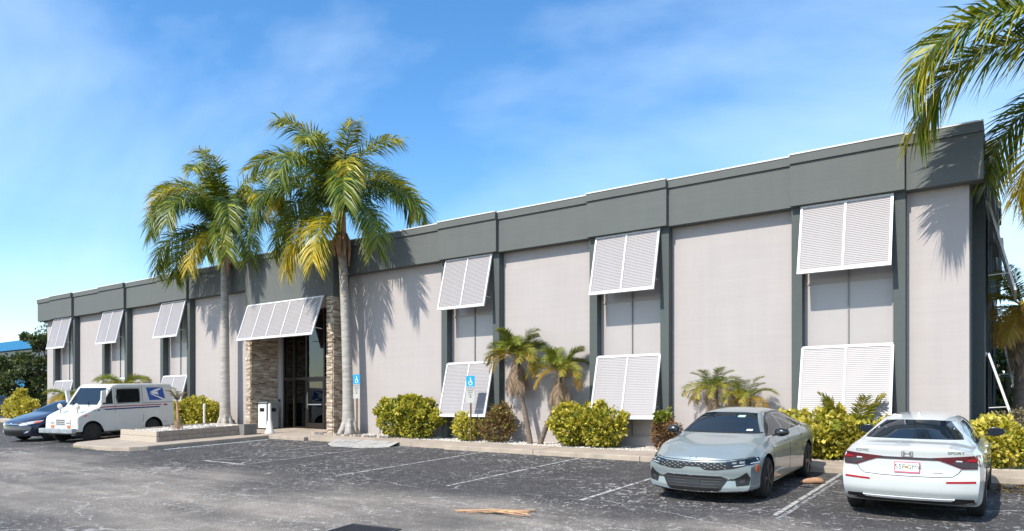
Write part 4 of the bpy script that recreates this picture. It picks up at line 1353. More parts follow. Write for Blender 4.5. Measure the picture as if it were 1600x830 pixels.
class Car:
    """sedan: x to its right, y forward, z up, wheels on z = 0"""
    def __init__(s, sp, root, pm):
        s.sp, s.root = sp, root
        LF, LR = sp['front'], sp['rear']
        top, belt = pchip(sp['top']), pchip(sp['belt'])
        wmax, wbelt, sill = pchip(sp['wmax']), pchip(sp['wbelt']), pchip(sp['sill'])
        cab = pchip(sp['cabin'])
        st = []
        y = LR
        while y < LF - .02:
            st.append(y)
            y += .045
        st.append(LF)
        rows = []
        for y in st:
            zt, zb, wm, wb, zs, g = top(y), belt(y), wmax(y), wbelt(y), sill(y), clamp(cab(y), 0, 1)
            wr = (wb * .80) * (1 - g) + sp['roofw'] * g
            zr = (zt - .030) * (1 - g) + (zt - .085) * g
            zr = max(zr, zb + .01)
            zm = sp['zmax']
            P = [(0, zs), (wm * .80, zs), (wm * .965, zs + .02), (wm * .985, zs + .20), (wm, zm), (wm * .985, zb - .12), (wb + .012, zb - .018), (wb - .01, zb + .006),
                 (wr + (wb - wr) * .50, zb + (zr - zb) * .52 + .01 * g), (wr, zr), (wr * .80, zt - .030 * (.3 + g)), (wr * .42, zt - .004), (0, zt)]
            rows.append(chaikin(P, 2))
        n = len(rows[0])
        v, f = [], []
        for y, r in zip(st, rows):
            for x, z in r:
                v.append([x, y, z])
            for x, z in r[1:-1]:
                v.append([-x, y, z])
        per = n + n - 2
        def idx(i, k):           # k runs round the ring
            if k < n:
                return i * per + k
            return i * per + n + (2 * n - 2 - k) - 1
        R = 2 * n - 2
        for i in range(len(st) - 1):
            for k in range(R):
                f.append((idx(i, k), idx(i, (k + 1) % R), idx(i + 1, (k + 1) % R), idx(i + 1, k)))
        KC = 14
        for i, fl_ in ((0, False), (len(st) - 1, True)):
            grid = {}
            for k in range(1, n - 1):
                x, z = rows[i][k]
                for c in range(KC + 1):
                    if c == 0:
                        grid[k, c] = idx(i, 2 * n - 2 - k)
                    elif c == KC:
                        grid[k, c] = idx(i, k)
                    else:
                        grid[k, c] = len(v)
                        v.append([x * (2 * c / KC - 1), st[i], z])
            for k in range(1, n - 2):
                for c in range(KC):
                    q = (grid[k, c], grid[k, c + 1], grid[k + 1, c + 1], grid[k + 1, c])
                    f.append(q if not fl_ else tuple(reversed(q)))
            for k, kk in ((1, 0), (n - 2, n - 1)):
                for c in range(KC):
                    q = (grid[k, c], grid[k, c + 1], idx(i, kk))
                    f.append(q)
        ff, rf = pchip(sp['nose']), pchip(sp['tail'])
        for p in v:
            x, y, z = p
            wf = sstep((y - (LF - sp['fz'])) / sp['fz'])
            wr_ = sstep(((LR + sp['rz']) - y) / sp['rz'])
            ax = abs(x) / sp['halfw']
            if wf > 0:
                p[1] += wf * (ff(z) - sp['fsweep'] * ax ** 2.4)
            if wr_ > 0:
                p[1] -= wr_ * (rf(z) - sp['rsweep'] * ax ** 3.0)
        bm = bmesh.new()
        bv = [bm.verts.new(p) for p in v]
        for q in f:
            try:
                bm.faces.new([bv[i] for i in q])
            except ValueError:
                pass
        bmesh.ops.remove_doubles(bm, verts=bm.verts, dist=1e-5)
        bmesh.ops.recalc_face_normals(bm, faces=bm.faces)
        s.bvh = BVHTree.FromBMesh(bm)
        me = bpy.data.meshes.new('body')
        bm.to_mesh(me)
        bm.free()
        me.materials.append(pm)
        me.materials.append(M['blacktrim'])
        tmp = link('body', me, None)
        wr_ = sp['wheelr']
        ctr = MB()
        for wy in sp['axles']:
            for sd in (-1, 1):
                ctr.lathe([(wr_ + sp.get('archgap', .05), sd * (sp['halfw'] - .30)), (wr_ + sp.get('archgap', .05), sd * (sp['halfw'] + .2))], 40, 'x', (0, wy, wr_ + .015))
        cu = ctr.obj('cut', None)
        bm = bmesh.new()
        bm.from_mesh(cu.data)
        bmesh.ops.recalc_face_normals(bm, faces=bm.faces)
        bm.to_mesh(cu.data)
        bm.free()
        mod = tmp.modifiers.new('b', 'BOOLEAN')
        mod.operation = 'DIFFERENCE'
        mod.solver = 'EXACT'
        mod.object = cu
        bpy.context.view_layer.update()
        me2 = bpy.data.meshes.new_from_object(tmp.evaluated_get(bpy.context.evaluated_depsgraph_get()))
        bpy.data.objects.remove(tmp)
        bpy.data.objects.remove(cu)
        for p in me2.polygons:
            c = p.center
            p.material_index = 0
            for wy in sp['axles']:
                ins = all(math.hypot(me2.vertices[i].co.y - wy, me2.vertices[i].co.z - wr_ - .015) < wr_ + sp.get('archgap', .05) + .004 for i in p.vertices)
                if ins and abs(c.x) < sp['halfw'] * 1.01 and (abs(p.normal.x) < .6 or abs(c.x) < sp['halfw'] - .25):
                    p.material_index = 1
            if c.z < sp['sill'][1][1] + .012 and p.normal.z < -.3:
                p.material_index = 1
        me2.shade_smooth()
        me2.set_sharp_from_angle(angle=radians(38))
        s.body = link('body', me2, root)
    def cast(s, a, b, view):
        if view == 'rear':
            o, d = Vector((a, -6, b)), Vector((0, 1, 0))
        elif view == 'front':
            o, d = Vector((a, 6, b)), Vector((0, -1, 0))
        elif view == 'right':
            o, d = Vector((4, a, b)), Vector((-1, 0, 0))
        elif view == 'left':
            o, d = Vector((-4, a, b)), Vector((1, 0, 0))
        else:
            o, d = Vector((a, b, 5)), Vector((0, 0, -1))
        h = s.bvh.ray_cast(o, d)
        if h[0] is None:
            h = s.bvh.find_nearest(o + d * 4)
        nrm = h[1]
        if nrm.dot(d) > 0:
            nrm = -nrm
        return h[0], nrm
    def patch(s, name, poly, view, m, eps=.004, parent=None, step=.04, smooth=True):
        """a thin moulding, lens or pane that lies on the body surface"""
        P = []
        n = len(poly)
        for i in range(n):
            a, b = poly[i], poly[(i + 1) % n]
            k = max(1, int(math.hypot(b[0] - a[0], b[1] - a[1]) / step))
            for j in range(k):
                t = j / k
                P.append(Vector((a[0] + (b[0] - a[0]) * t, a[1] + (b[1] - a[1]) * t)))
        nb = len(P)
        x0, x1 = min(p.x for p in P), max(p.x for p in P)
        y0, y1 = min(p.y for p in P), max(p.y for p in P)
        def inside(x, y):
            c = False
            for i in range(nb):
                a, b = P[i], P[i - 1]
                if (a.y > y) != (b.y > y) and x < (b.x - a.x) * (y - a.y) / (b.y - a.y) + a.x:
                    c = not c
            return c
        pts_ = list(P)
        yy = y0 + step * .7
        while yy < y1:
            xx = x0 + step * .7
            while xx < x1:
                if inside(xx, yy) and min((p.x - xx) ** 2 + (p.y - yy) ** 2 for p in P) > (step * .45) ** 2:
                    pts_.append(Vector((xx, yy)))
                xx += step
            yy += step
        out = delaunay_2d_cdt(pts_, [(i, (i + 1) % nb) for i in range(nb)], [], 1, 1e-6)
        vs, fs = out[0], out[2]
        b = MB()
        hit = [s.cast(p.x, p.y, view) for p in vs]
        b.v = [tuple(h + nn * eps) for h, nn in hit]
        flip = view in ('rear', 'left')
        b.f = [tuple(f_) for f_ in fs]
        # rim down to the body
        em = {}
        for f_ in b.f:
            for i in range(3):
                e = (f_[i], f_[(i + 1) % 3])
                em[e] = em.get(e, 0) + 1
        for (i, j) in [e for e in em if (e[1], e[0]) not in em]:
            k = len(b.v)
            for q in (i, j):
                h, nn = hit[q]
                b.v.append(tuple(h - nn * .006))
            b.f.append((j, i, k, k + 1))
        me = b.mesh(name, m)
        bm = bmesh.new()
        bm.from_mesh(me)
        bmesh.ops.recalc_face_normals(bm, faces=bm.faces)
        # make sure normals look outwards
        c = Vector((0, 0, .6))
        bm.faces.ensure_lookup_table()
        sgn = sum((f_.calc_center_median() - c).dot(f_.normal) for f_ in bm.faces)
        if sgn < 0:
            bmesh.ops.reverse_faces(bm, faces=bm.faces)
        bm.to_mesh(me)
        bm.free()
        if smooth:
            me.shade_smooth()
            me.set_sharp_from_angle(angle=radians(40))
        return link(name, me, parent or s.root)
    def ribbon(s, name, line, w, view, m, eps=.002, parent=None, closed=False):
        L_ = [Vector(p) for p in line]
        lo, hi = [], []
        for i, p in enumerate(L_):
            d = (L_[min(i + 1, len(L_) - 1)] - L_[max(i - 1, 0)]).normalized()
            nn = Vector((-d.y, d.x)) * w / 2
            lo.append(tuple(p + nn))
            hi.append(tuple(p - nn))
        return s.patch(name, lo + hi[::-1], view, m, eps, parent, .06)
    def text(s, name, txt, size, at, view, m, eps=.005, parent=None, sx=1.0):
        vs, fs = lettering(txt, size)
        mir = -1 if view in ('front', 'left') else 1
        if view == 'left':
            mir = -1
        b = MB()
        b.v = []
        for x, y, z in vs:
            h, nn = s.cast(at[0] + mir * x * sx, at[1] + y, view)
            b.v.append(tuple(h + nn * eps))
        b.f = fs
        return b.obj(name, m, parent or s.root)
    def both(s, fn, name, poly, m, **k):
        for v in ('left', 'right'):
            fn(name, poly, view=v, m=m, **k)
    def mirror_x(s, name, poly, view, m, **k):
        a = s.patch(name, poly, view, m, **k)
        b = s.patch(name, [(-x, y) for x, y in reversed(poly)], view, m, **k)
        return a, b

def wheel(root, x, y, r, w, rim_m, spokes=10, rr=.68, cal=None, style='thin'):
    sd = 1 if x > 0 else -1
    b = MB()
    b.lathe([(r * .62, -w / 2), (r * .90, -w / 2), (r * .975, -w * .42), (r, -w * .28), (r, w * .28), (r * .975, w * .42), (r * .90, w / 2), (r * .62, w / 2)], 36, 'x', (0, 0, 0))
    t = b.obj('wheel', M['rubber'], root, True, 40)
    t.location = (x, y, r)
    k = MB()
    o = w * .5 * sd
    R1 = r * rr
    # barrel, lip and hub
    k.lathe([(R1, o * .2), (R1 * 1.05, o * .90), (R1 * 1.05, o * 1.03), (R1 * .95, o * 1.03), (R1 * .92, o * .55), (R1 * .20, o * .45)] if sd > 0 else
            [(R1 * .20, o * .45), (R1 * .92, o * .55), (R1 * .95, o * 1.03), (R1 * 1.05, o * 1.03), (R1 * 1.05, o * .90), (R1, o * .2)], 32, 'x')
    k.obj('rim_barrel', M['rimsteel'], t, True, 35)
    q = MB()
    for i in range(spokes):
        a = 2 * pi * i / spokes
        for da in ((-.10, .10) if style == 'split' else (0,)):
            q.bar((o * .98, cos(a) * r * .10, sin(a) * r * .10), (o * 1.0, cos(a + da) * R1, sin(a + da) * R1), .030 if style != 'disc' else .11, .02, up=(1, 0, 0))
    q.lathe([(r * .15, o * .80), (r * .15, o * 1.06), (r * .10, o * 1.10)], 16, 'x')
    q.obj('rim', M[rim_m], t, True, 30)
    if cal:
        MB().box(o * .6, o * .75, -r * .45, -r * .22, r * -.1, r * .3).obj('brake_caliper', M[cal], t)
    return t

def door_mirror(root, x, y, z, m, sd, fwd=1):
    bm = bmesh.new()
    bmesh.ops.create_uvsphere(bm, u_segments=16, v_segments=10, radius=1)
    for v in bm.verts:
        if v.co.y * fwd < -.25:
            v.co.y = -.25 * fwd
        v.co.z *= (1.0 + .25 * v.co.x * -sd)
        v.co = Vector((v.co.x * .125, v.co.y * .085, v.co.z * .075))
    me = bpy.data.meshes.new('door_mirror')
    bm.to_mesh(me)
    bm.free()
    me.materials.append(M[m])
    me.shade_smooth()
    o = link('door_mirror', me, root)
    o.location = (x + sd * .13, y, z + .06)
    g = MB().box(-.095, .095, -.030 if fwd > 0 else .022, -.022 if fwd > 0 else .030, -.05, .055).obj('mirror_glass', M['glass'], o)
    MB().bar((-.16 * sd, .01, -.06), (-.02 * sd, 0, -.03), .05, .03).obj('mirror_arm', M['blacktrim'], o)
    return o

def car_root(name, label, x, y, heading, cat='car', group='parked cars'):
    r = thing(name, label, cat, (x, y, gz(x, y) + .002), 0, group)
    h = Vector((heading[0], heading[1], 0)).normalized()
    yv = (h - GN * h.dot(GN)).normalized()
    xv = yv.cross(GN).normalized()
    mt = Matrix((xv, yv, GN)).transposed().to_4x4()
    mt.translation = (x, y, gz(x, y) + .002)
    r.matrix_world = mt
    r.rotation_euler = mt.to_euler()
    r.location = mt.translation
    return r

# ---- white sedan, seen from behind
SP_W = dict(front=2.28, rear=-2.30, halfw=.90, roofw=.545, wheelr=.325, axles=(-1.33, 1.405), zmax=.60, fz=.75, rz=.50, fsweep=.30, rsweep=.20,
            top=[(-2.30, 1.045), (-2.05, 1.075), (-1.80, 1.085), (-1.55, 1.17), (-1.25, 1.285), (-.90, 1.37), (-.45, 1.41), (0, 1.415), (.35, 1.385), (.75, 1.235), (1.15, 1.02), (1.6, .93), (2.05, .82), (2.28, .70)],
            belt=[(-2.30, .985), (-1.6, 1.01), (-.8, .99), (.3, .955), (1.1, .93), (1.7, .85), (2.28, .66)],
            wmax=[(-2.30, .845), (-1.9, .885), (-1.3, .90), (0, .895), (1.4, .90), (2.0, .87), (2.28, .80)],
            wbelt=[(-2.30, .765), (-1.9, .785), (-1.3, .80), (0, .80), (1.2, .80), (2.0, .76), (2.28, .68)],
            sill=[(-2.30, .27), (-1.9, .20), (0, .185), (1.9, .19), (2.28, .22)],
            cabin=[(-2.30, 0), (-1.85, 0), (-1.30, .72), (-.95, 1), (.25, 1), (.75, .62), (1.15, 0), (2.28, 0)],
            nose=[(.2, -.05), (.45, .05), (.7, 0), (.9, -.1)], tail=[(.2, -.16), (.32, -.06), (.45, .02), (.62, .03), (.68, -.005), (.9, .0), (1.0, .015), (1.05, .0)])
cw = car_root('white_sedan', 'white sedan parked nose-in at the kerb, seen from behind', -1.22, -4.35, (0, 1))
C = Car(SP_W, cw, M['white'])
C.patch('rear_window', [(-.63, 1.105), (.63, 1.105), (.60, 1.16), (.43, 1.325), (.2, 1.34), (-.2, 1.34), (-.43, 1.325), (-.60, 1.16)], 'rear', M['glass'], .003)
C.patch('windscreen', [(-.70, 1.04), (.70, 1.04), (.52, 1.34), (-.52, 1.34)], 'front', M['glass'], .003)
for v in ('left', 'right'):
    C.patch('side_window', [(-.10, 1.005), (-.10, 1.318), (-.75, 1.30), (-1.12, 1.20), (-1.38, 1.06), (-1.30, 1.025)], v, M['glass_clear'], .003)
    C.patch('side_window', [(-.04, 1.003), (.90, .985), (.72, 1.10), (.42, 1.25), (.25, 1.318), (-.04, 1.318)], v, M['glass_clear'], .003)
    C.ribbon('door_gap', [(-.07, .35), (-.07, 1.0)], .010, v, M['gap_soft'])
    C.ribbon('door_gap', [(1.0, .35), (1.02, .95)], .010, v, M['gap_soft'])
    C.ribbon('door_gap', [(-1.0, .45), (-.85, .70), (-.95, 1.0)], .010, v, M['gap_soft'])
    C.patch('door_handle', [(-.95, .87), (-.74, .88), (-.74, .905), (-.95, .895)], v, M['white'], .02)
    C.patch('door_handle', [(.05, .87), (.26, .875), (.26, .90), (.05, .895)], v, M['white'], .02)
TL = [(.30, .905), (.55, .925), (.79, .945), (.835, .93), (.845, .80), (.81, .765), (.65, .762), (.50, .825), (.36, .878)]
for sg in (1, -1):
    pol = [(sg * x, z) for x, z in TL]
    a = C.patch('tail_light', pol if sg > 0 else pol[::-1], 'rear', M['tailred'], .012)
    pol = [(sg * x, z) for x, z in [(.52, .835), (.67, .775), (.80, .778), (.82, .84), (.66, .86), (.58, .868)]]
    C.patch('lens', pol if sg > 0 else pol[::-1], 'rear', M['tailsmoke'], .015, a)
    pol = [(sg * x, z) for x, z in [(.69, .868), (.79, .872), (.80, .90), (.70, .892)]]
    C.patch('lamp', pol if sg > 0 else pol[::-1], 'rear', M['reflred'], .016, a)
    pol = [(sg * x, z) for x, z in [(.57, .862), (.64, .858), (.64, .876), (.57, .878)]]
    C.patch('lamp', pol if sg > 0 else pol[::-1], 'rear', M['lampclear'], .016, a)
    pol = [(sg * x, z) for x, z in [(.46, .567), (.80, .577), (.80, .604), (.47, .592)]]
    C.patch('reflector', pol if sg > 0 else pol[::-1], 'rear', M['reflred'], .006)
C.patch('garnish', [(-.38, .868), (.38, .868), (.32, .902), (-.32, .902)], 'rear', M['tailsmoke'], .008)
C.ribbon('trunk_gap', [(-.64, .76), (-.60, .70), (-.54, .655), (-.30, .642), (0, .640), (.30, .642), (.54, .655), (.60, .70), (.64, .76)], .009, 'rear', M['gap'])
C.ribbon('trunk_gap', [(-.70, .955), (-.68, 1.03)], .008, 'rear', M['gap_soft'])
C.ribbon('trunk_gap', [(.70, .955), (.68, 1.03)], .008, 'rear', M['gap_soft'])
C.patch('lower_valance', [(-.80, .272), (.80, .272), (.78, .345), (.55, .352), (-.55, .352), (-.78, .345)], 'rear', M['blacktrim'], .006)
C.patch('bumper_strip', [(-.52, .325), (0, .318), (.52, .325), (.56, .352), (0, .350), (-.56, .352)], 'rear', M['lampclear'], .024)
pp = C.cast(0, .755, 'rear')[0]
pt = MB().box(-.155, .155, pp.y - .022, pp.y + .02, .685, .835).obj('number_plate', M['platepink'], cw)
MB().box(-.143, .143, pp.y - .025, pp.y - .0225, .703, .823).obj('plate_face', M['plate'], pt)
flat_text('lettering', '55F', .092, M['plategreen'], pt, (-.086, .766), pp.y - .0265)
flat_text('lettering', 'GMV', .080, M['plategreen'], pt, (.084, .766), pp.y - .0265)
MB().add([(.020 * cos(k * pi / 6) - .010, pp.y - .0262, .765 + .020 * sin(k * pi / 6)) for k in range(12)], [tuple(range(12))]).obj('orange_print', M['orange'], pt)
C.text('lettering', 'CIVIC', .052, (-.565, .975), 'rear', M['gap'], .005, None, 1.35)
C.text('lettering', 'SPORT', .048, (.575, .975), 'rear', M['gap'], .005, None, 1.35)
C.patch('badge', [(.31, .693), (.42, .693), (.42, .704), (.31, .704)], 'rear', M['mullion'], .005, None, .02)
em = [(-.062, .905), (.062, .905), (.075, .925), (.07, .985), (.05, .995), (-.05, .995), (-.07, .985), (-.075, .925)]
e = C.patch('emblem', em, 'rear', M['chrome'], .008, step=.02)
C.patch('emblem_field', [(x * .82, .95 + (z - .95) * .82) for x, z in em], 'rear', M['white'], .0095, e, .02)
for sg in (-1, 1):
    C.patch('emblem_bar', [(sg * .052, .978), (sg * .030, .978), (sg * .020, .958), (sg * .020, .945), (sg * .034, .917), (sg * .054, .917)][::sg], 'rear', M['mullion'], .012, e, .02)
C.patch('emblem_bar', [(-.025, .944), (.025, .944), (.025, .957), (-.025, .957)], 'rear', M['mullion'], .012, e, .02)
fin = MB()
fin.add([(-.03, -.78, 1.385), (.03, -.78, 1.385), (.02, -.58, 1.40), (-.02, -.58, 1.40), (0, -.79, 1.46), (0, -.76, 1.46)], [(0, 1, 4), (1, 2, 5, 4), (2, 3, 5), (3, 0, 4, 5), (0, 3, 2, 1)])
fin.obj('antenna_fin', M['white'], cw)
for sg in (-1, 1):
    door_mirror(cw, sg * .84, .74, 1.0, 'blackpaint', sg)
for wy in SP_W['axles']:
    for sg in (-1, 1):
        wheel(cw, sg * .775, wy, .325, .225, 'rimblack', 10, .70, None, 'split')

# ---- grey sedan, backed in, seen from the front
SP_K = dict(front=2.38, rear=-2.42, halfw=.93, roofw=.555, wheelr=.345, axles=(-1.46, 1.39), zmax=.62, fz=.80, rz=.55, fsweep=.34, rsweep=.26, archgap=.045,
            top=[(-2.42, 1.03), (-2.15, 1.08), (-1.85, 1.12), (-1.4, 1.265), (-.95, 1.38), (-.45, 1.435), (0, 1.445), (.35, 1.42), (.75, 1.285), (1.20, 1.045), (1.6, .975), (2.0, .89), (2.25, .80), (2.38, .735)],
            belt=[(-2.42, .97), (-1.7, 1.015), (-.8, .985), (.3, .955), (1.1, .935), (1.7, .87), (2.15, .755), (2.38, .68)],
            wmax=[(-2.42, .84), (-2.0, .90), (-1.4, .93), (0, .915), (1.35, .93), (1.95, .91), (2.38, .86)],
            wbelt=[(-2.42, .76), (-2.0, .79), (-1.4, .815), (0, .815), (1.2, .825), (1.9, .80), (2.38, .755)],
            sill=[(-2.42, .28), (-2.0, .20), (0, .175), (2.0, .165), (2.38, .185)],
            cabin=[(-2.42, 0), (-2.0, 0), (-1.45, .68), (-.95, 1), (.25, 1), (.75, .62), (1.20, 0), (2.38, 0)],
            nose=[(.17, .0), (.24, .045), (.42, .02), (.50, .045), (.62, .04), (.72, .005), (.85, -.06)], tail=[(.2, -.12), (.45, .03), (.9, .0), (1.05, -.02)])
ck = car_root('grey_sedan', 'satin grey sedan backed into the bay, facing the viewer', -4.28, -4.27, (0, -1))
K = Car(SP_K, ck, M['silver'])
K.patch('windscreen', [(-.68, 1.058), (.68, 1.058), (.60, 1.18), (.475, 1.355), (.3, 1.372), (-.3, 1.372), (-.475, 1.355), (-.60, 1.18)], 'front', M['glass'], .003)
K.patch('rear_window', [(-.66, 1.13), (.66, 1.13), (.50, 1.37), (-.50, 1.37)], 'rear', M['glass'], .003)
for v in ('left', 'right'):
    K.patch('side_window', [(-.12, 1.01), (-.12, 1.335), (-.75, 1.315), (-1.2, 1.20), (-1.25, 1.035)], v, M['glass_clear'], .003)
    K.patch('side_window', [(-.06, 1.008), (.95, .985), (.75, 1.12), (.45, 1.27), (.28, 1.335), (-.06, 1.337)], v, M['glass_clear'], .003)
    K.patch('side_window', [(-1.32, 1.045), (-1.29, 1.175), (-1.62, 1.085)], v, M['glass_clear'], .003)
    K.ribbon('window_trim', [(.98, .975), (0, 1.0), (-1.25, 1.022), (-1.66, 1.068)], .018, v, M['chrome'], .006)
    K.ribbon('window_trim', [(.98, .985), (.75, 1.135), (.45, 1.285), (.2, 1.352), (-.3, 1.36), (-.78, 1.335), (-1.25, 1.22), (-1.66, 1.085)], .020, v, M['blacktrim'], .005)
    K.ribbon('door_gap', [(-.09, .33), (-.09, 1.0)], .010, v, M['gap'])
    K.ribbon('door_gap', [(1.03, .34), (1.02, .70), (1.05, .93)], .010, v, M['gap'])
    K.ribbon('door_gap', [(-1.08, .45), (-.92, .70), (-1.02, 1.0)], .010, v, M['gap'])
    K.patch('door_handle', [(-1.02, .875), (-.80, .885), (-.80, .912), (-1.02, .902)], v, M['silver'], .022)
    K.patch('door_handle', [(.02, .87), (.24, .875), (.24, .902), (.02, .897)], v, M['silver'], .022)
    K.ribbon('sill_trim', [(1.0, .215), (-1.05, .235)], .03, v, M['chrome'], .008)
    K.patch('side_marker', [(1.86, .50), (1.97, .50), (1.955, .60), (1.87, .62)], v, M['amber'], .006)
for a, b in ((1, 1),):
    gr_ = K.patch('grille', [(-.86, .70), (-.70, .683), (-.40, .668), (0, .662), (.40, .668), (.70, .683), (.86, .70), (.83, .635), (.62, .575), (.36, .545), (.20, .548), (.12, .592), (-.12, .592), (-.20, .548), (-.36, .545), (-.62, .575), (-.83, .635)], 'front', M['blacktrim'], .008)
    rnd = random.Random(3)
    for i in range(11):
        for j in range(4):
            x = -.50 + i * .10 + (j % 2) * .05
            z = .572 + j * .024
            if abs(x) > .56 or (abs(x) < .17 and z < .61):
                continue
            K.patch('grille_stud', [(x - .026, z), (x, z - .004), (x + .022, z + .007), (x, z + .010)], 'front', M['bingrey'], .013, gr_, .03)
for sg in (1, -1):
    q = lambda P_: [(sg * x, z) for x, z in P_][::sg]
    h = K.patch('headlight', q([(.52, .682), (.88, .725), (.90, .66), (.85, .628), (.60, .622), (.50, .648)]), 'front', M['glass'], .012)
    K.patch('lamp', q([(.60, .668), (.66, .674), (.66, .65), (.60, .646)]), 'front', M['bingrey'], .015, h)
    K.patch('lamp', q([(.70, .676), (.76, .684), (.76, .658), (.70, .652)]), 'front', M['bingrey'], .015, h)
    K.ribbon('running_light', [(sg * .905, .775), (sg * .862, .700), (sg * .90, .652), (sg * .62, .612)], .010, 'front', M['lampclear'], .016, h)
    K.patch('corner_vent', q([(.64, .40), (.80, .515), (.845, .43), (.83, .31), (.66, .29)]), 'front', M['blacktrim'], .006)
    K.patch('fog_lamp', q([(.70, .38), (.77, .40), (.77, .35), (.70, .34)]), 'front', M['iron'], .010)
    K.ribbon('vent_blade', [(sg * .36, .405), (sg * .62, .395), (sg * .70, .43)], .025, 'front', M['blacktrim'], .008)
lo = K.patch('lower_intake', [(-.42, .445), (.42, .445), (.54, .395), (.44, .235), (.40, .215), (-.40, .215), (-.44, .235), (-.54, .395)], 'front', M['blacktrim'], .006)
for z in (.26, .305, .35, .395):
    K.patch('intake_slat', [(-.42 - (z - .26) * .3, z), (.42 + (z - .26) * .3, z), (.42 + (z - .26) * .3, z + .015), (-.42 - (z - .26) * .3, z + .015)], 'front', M['iron'], .014, lo)
K.patch('radar_cover', [(-.12, .29), (.12, .29), (.12, .38), (-.12, .38)], 'front', M['blacktrim'], .018, lo)
K.ribbon('chrome_lip', [(-.80, .225), (-.45, .205), (0, .198), (.45, .205), (.80, .225)], .016, 'front', M['chrome'], .012)
K.ribbon('intake_rim', [(-.56, .40), (-.44, .455), (.44, .455), (.56, .40)], .016, 'front', M['chrome'], .012)
K.ribbon('hood_gap', [(-.84, .735), (-.5, .700), (0, .688), (.5, .700), (.84, .735)], .010, 'front', M['gap'])
K.text('lettering', 'KIA', .055, (0, .725), 'front', M['chrome'], .006, None, 1.8)
for sg in (1, -1):
    pass
K.patch('wiper_tray', [(-.70, 1.045), (.70, 1.045), (.715, 1.062), (-.715, 1.062)], 'front', M['blacktrim'], .006)
K.patch('inspection_sticker', [(-.32, 1.295), (-.20, 1.295), (-.20, 1.325), (-.32, 1.325)], 'front', M['sticker'], .005)
K.patch('paper_sticker', [(-.56, 1.085), (-.46, 1.085), (-.46, 1.108), (-.56, 1.108)], 'front', M['sticker_w'], .005)
K.patch('rear_view_mirror', [(-.12, 1.315), (.12, 1.315), (.13, 1.36), (-.13, 1.36)], 'front', M['blacktrim'], .004)
for sg in (-1, 1):
    door_mirror(ck, sg * .86, .80, 1.0, 'blackpaint', sg)
for wy in SP_K['axles']:
    for sg in (-1, 1):
        wheel(ck, sg * .80, wy, .345, .235, 'rimblack', 5, .72, 'reflred', 'split')

# ---- navy sedan and a black car at the far left
SP_N = dict(SP_W)
SP_N.update(top=[(-2.30, 1.08), (-2.0, 1.11), (-1.8, 1.12), (-1.4, 1.28), (-1.0, 1.40), (-.5, 1.46), (0, 1.47), (.35, 1.43), (.75, 1.27), (1.2, 1.04), (1.6, .95), (2.0, .86), (2.28, .76)],
            nose=[(.2, .0), (.4, .07), (.6, .05), (.75, 0), (.9, -.1)], archgap=.05, wheelr=.33)
NH = (0.19, -0.98)
cn = car_root('navy_sedan', 'dark navy sedan parked beyond the mail truck, nose to the left', -29.30, -4.95, NH)
cn.scale = (.97,) * 3
N = Car(SP_N, cn, M['navy'])
N.patch('windscreen', [(-.66, 1.06), (.66, 1.06), (.47, 1.37), (-.47, 1.37)], 'front', M['glass'], .003)
N.patch('rear_window', [(-.65, 1.14), (.65, 1.14), (.5, 1.38), (-.5, 1.38)], 'rear', M['glass'], .003)
for v in ('left', 'right'):
    N.patch('side_window', [(-.10, 1.005), (-.10, 1.345), (-.75, 1.33), (-1.2, 1.20), (-1.3, 1.03)], v, M['glass_clear'], .003)
    N.patch('side_window', [(-.04, 1.003), (.90, .985), (.72, 1.12), (.42, 1.28), (.25, 1.345), (-.04, 1.345)], v, M['glass_clear'], .003)
    N.ribbon('door_gap', [(-.07, .35), (-.07, 1.0)], .010, v, M['gap'])
    N.ribbon('door_gap', [(1.0, .35), (1.02, .95)], .010, v, M['gap'])
for sg in (1, -1):
    q = lambda P_: [(sg * x, z) for x, z in P_][::sg]
    h = N.patch('headlight', q([(.36, .64), (.60, .72), (.84, .775), (.84, .70), (.66, .62), (.45, .60)]), 'front', M['lampclear'], .010)
    N.patch('lamp', q([(.74, .72), (.83, .755), (.83, .70), (.75, .67)]), 'front', M['amber'], .013, h)
    N.patch('fog_lamp', q([(.55, .32), (.70, .36), (.74, .42), (.66, .40)]), 'front', M['lampclear'], .008)
N.patch('lower_intake', [(-.50, .42), (.50, .42), (.60, .26), (-.60, .26)], 'front', M['blacktrim'], .006)
N.patch('grille', [(-.34, .66), (.34, .66), (.30, .585), (-.30, .585)], 'front', M['blacktrim'], .007)
N.patch('grille_bar', [(-.34, .645), (.34, .645), (.34, .662), (-.34, .662)], 'front', M['chrome'], .012)
N.patch('emblem', [(-.06, .665), (.06, .665), (.05, .70), (-.05, .70)], 'front', M['chrome'], .012)
for sg in (-1, 1):
    door_mirror(cn, sg * .84, .78, 1.0, 'navy', sg)
for wy in SP_N['axles']:
    for sg in (-1, 1):
        wheel(cn, sg * .775, wy, .33, .215, 'rimsilver', 7, .66, None, 'thin')
cb = car_root('black_car', 'black car half hidden behind the golden bush at the far left', -48.6, -1.2, (0.5, -.86))
SP_B = dict(SP_N)
Bc = Car(SP_B, cb, M['blackpaint'])
Bc.patch('windscreen', [(-.66, 1.06), (.66, 1.06), (.47, 1.37), (-.47, 1.37)], 'front', M['glass'], .003)
for v in ('left', 'right'):
    Bc.patch('side_window', [(-1.3, 1.03), (.90, .985), (.42, 1.28), (.25, 1.345), (-.75, 1.33), (-1.2, 1.20)], v, M['glass_clear'], .003)
for sg in (1, -1):
    q = lambda P_: [(sg * x, z) for x, z in P_][::sg]
    Bc.patch('headlight', q([(.45, .62), (.84, .72), (.84, .66), (.5, .57)]), 'front', M['lampclear'], .010)
for wy in SP_B['axles']:
    for sg in (-1, 1):
        wheel(cb, sg * .775, wy, .33, .215, 'rimsteel', 7, .66)

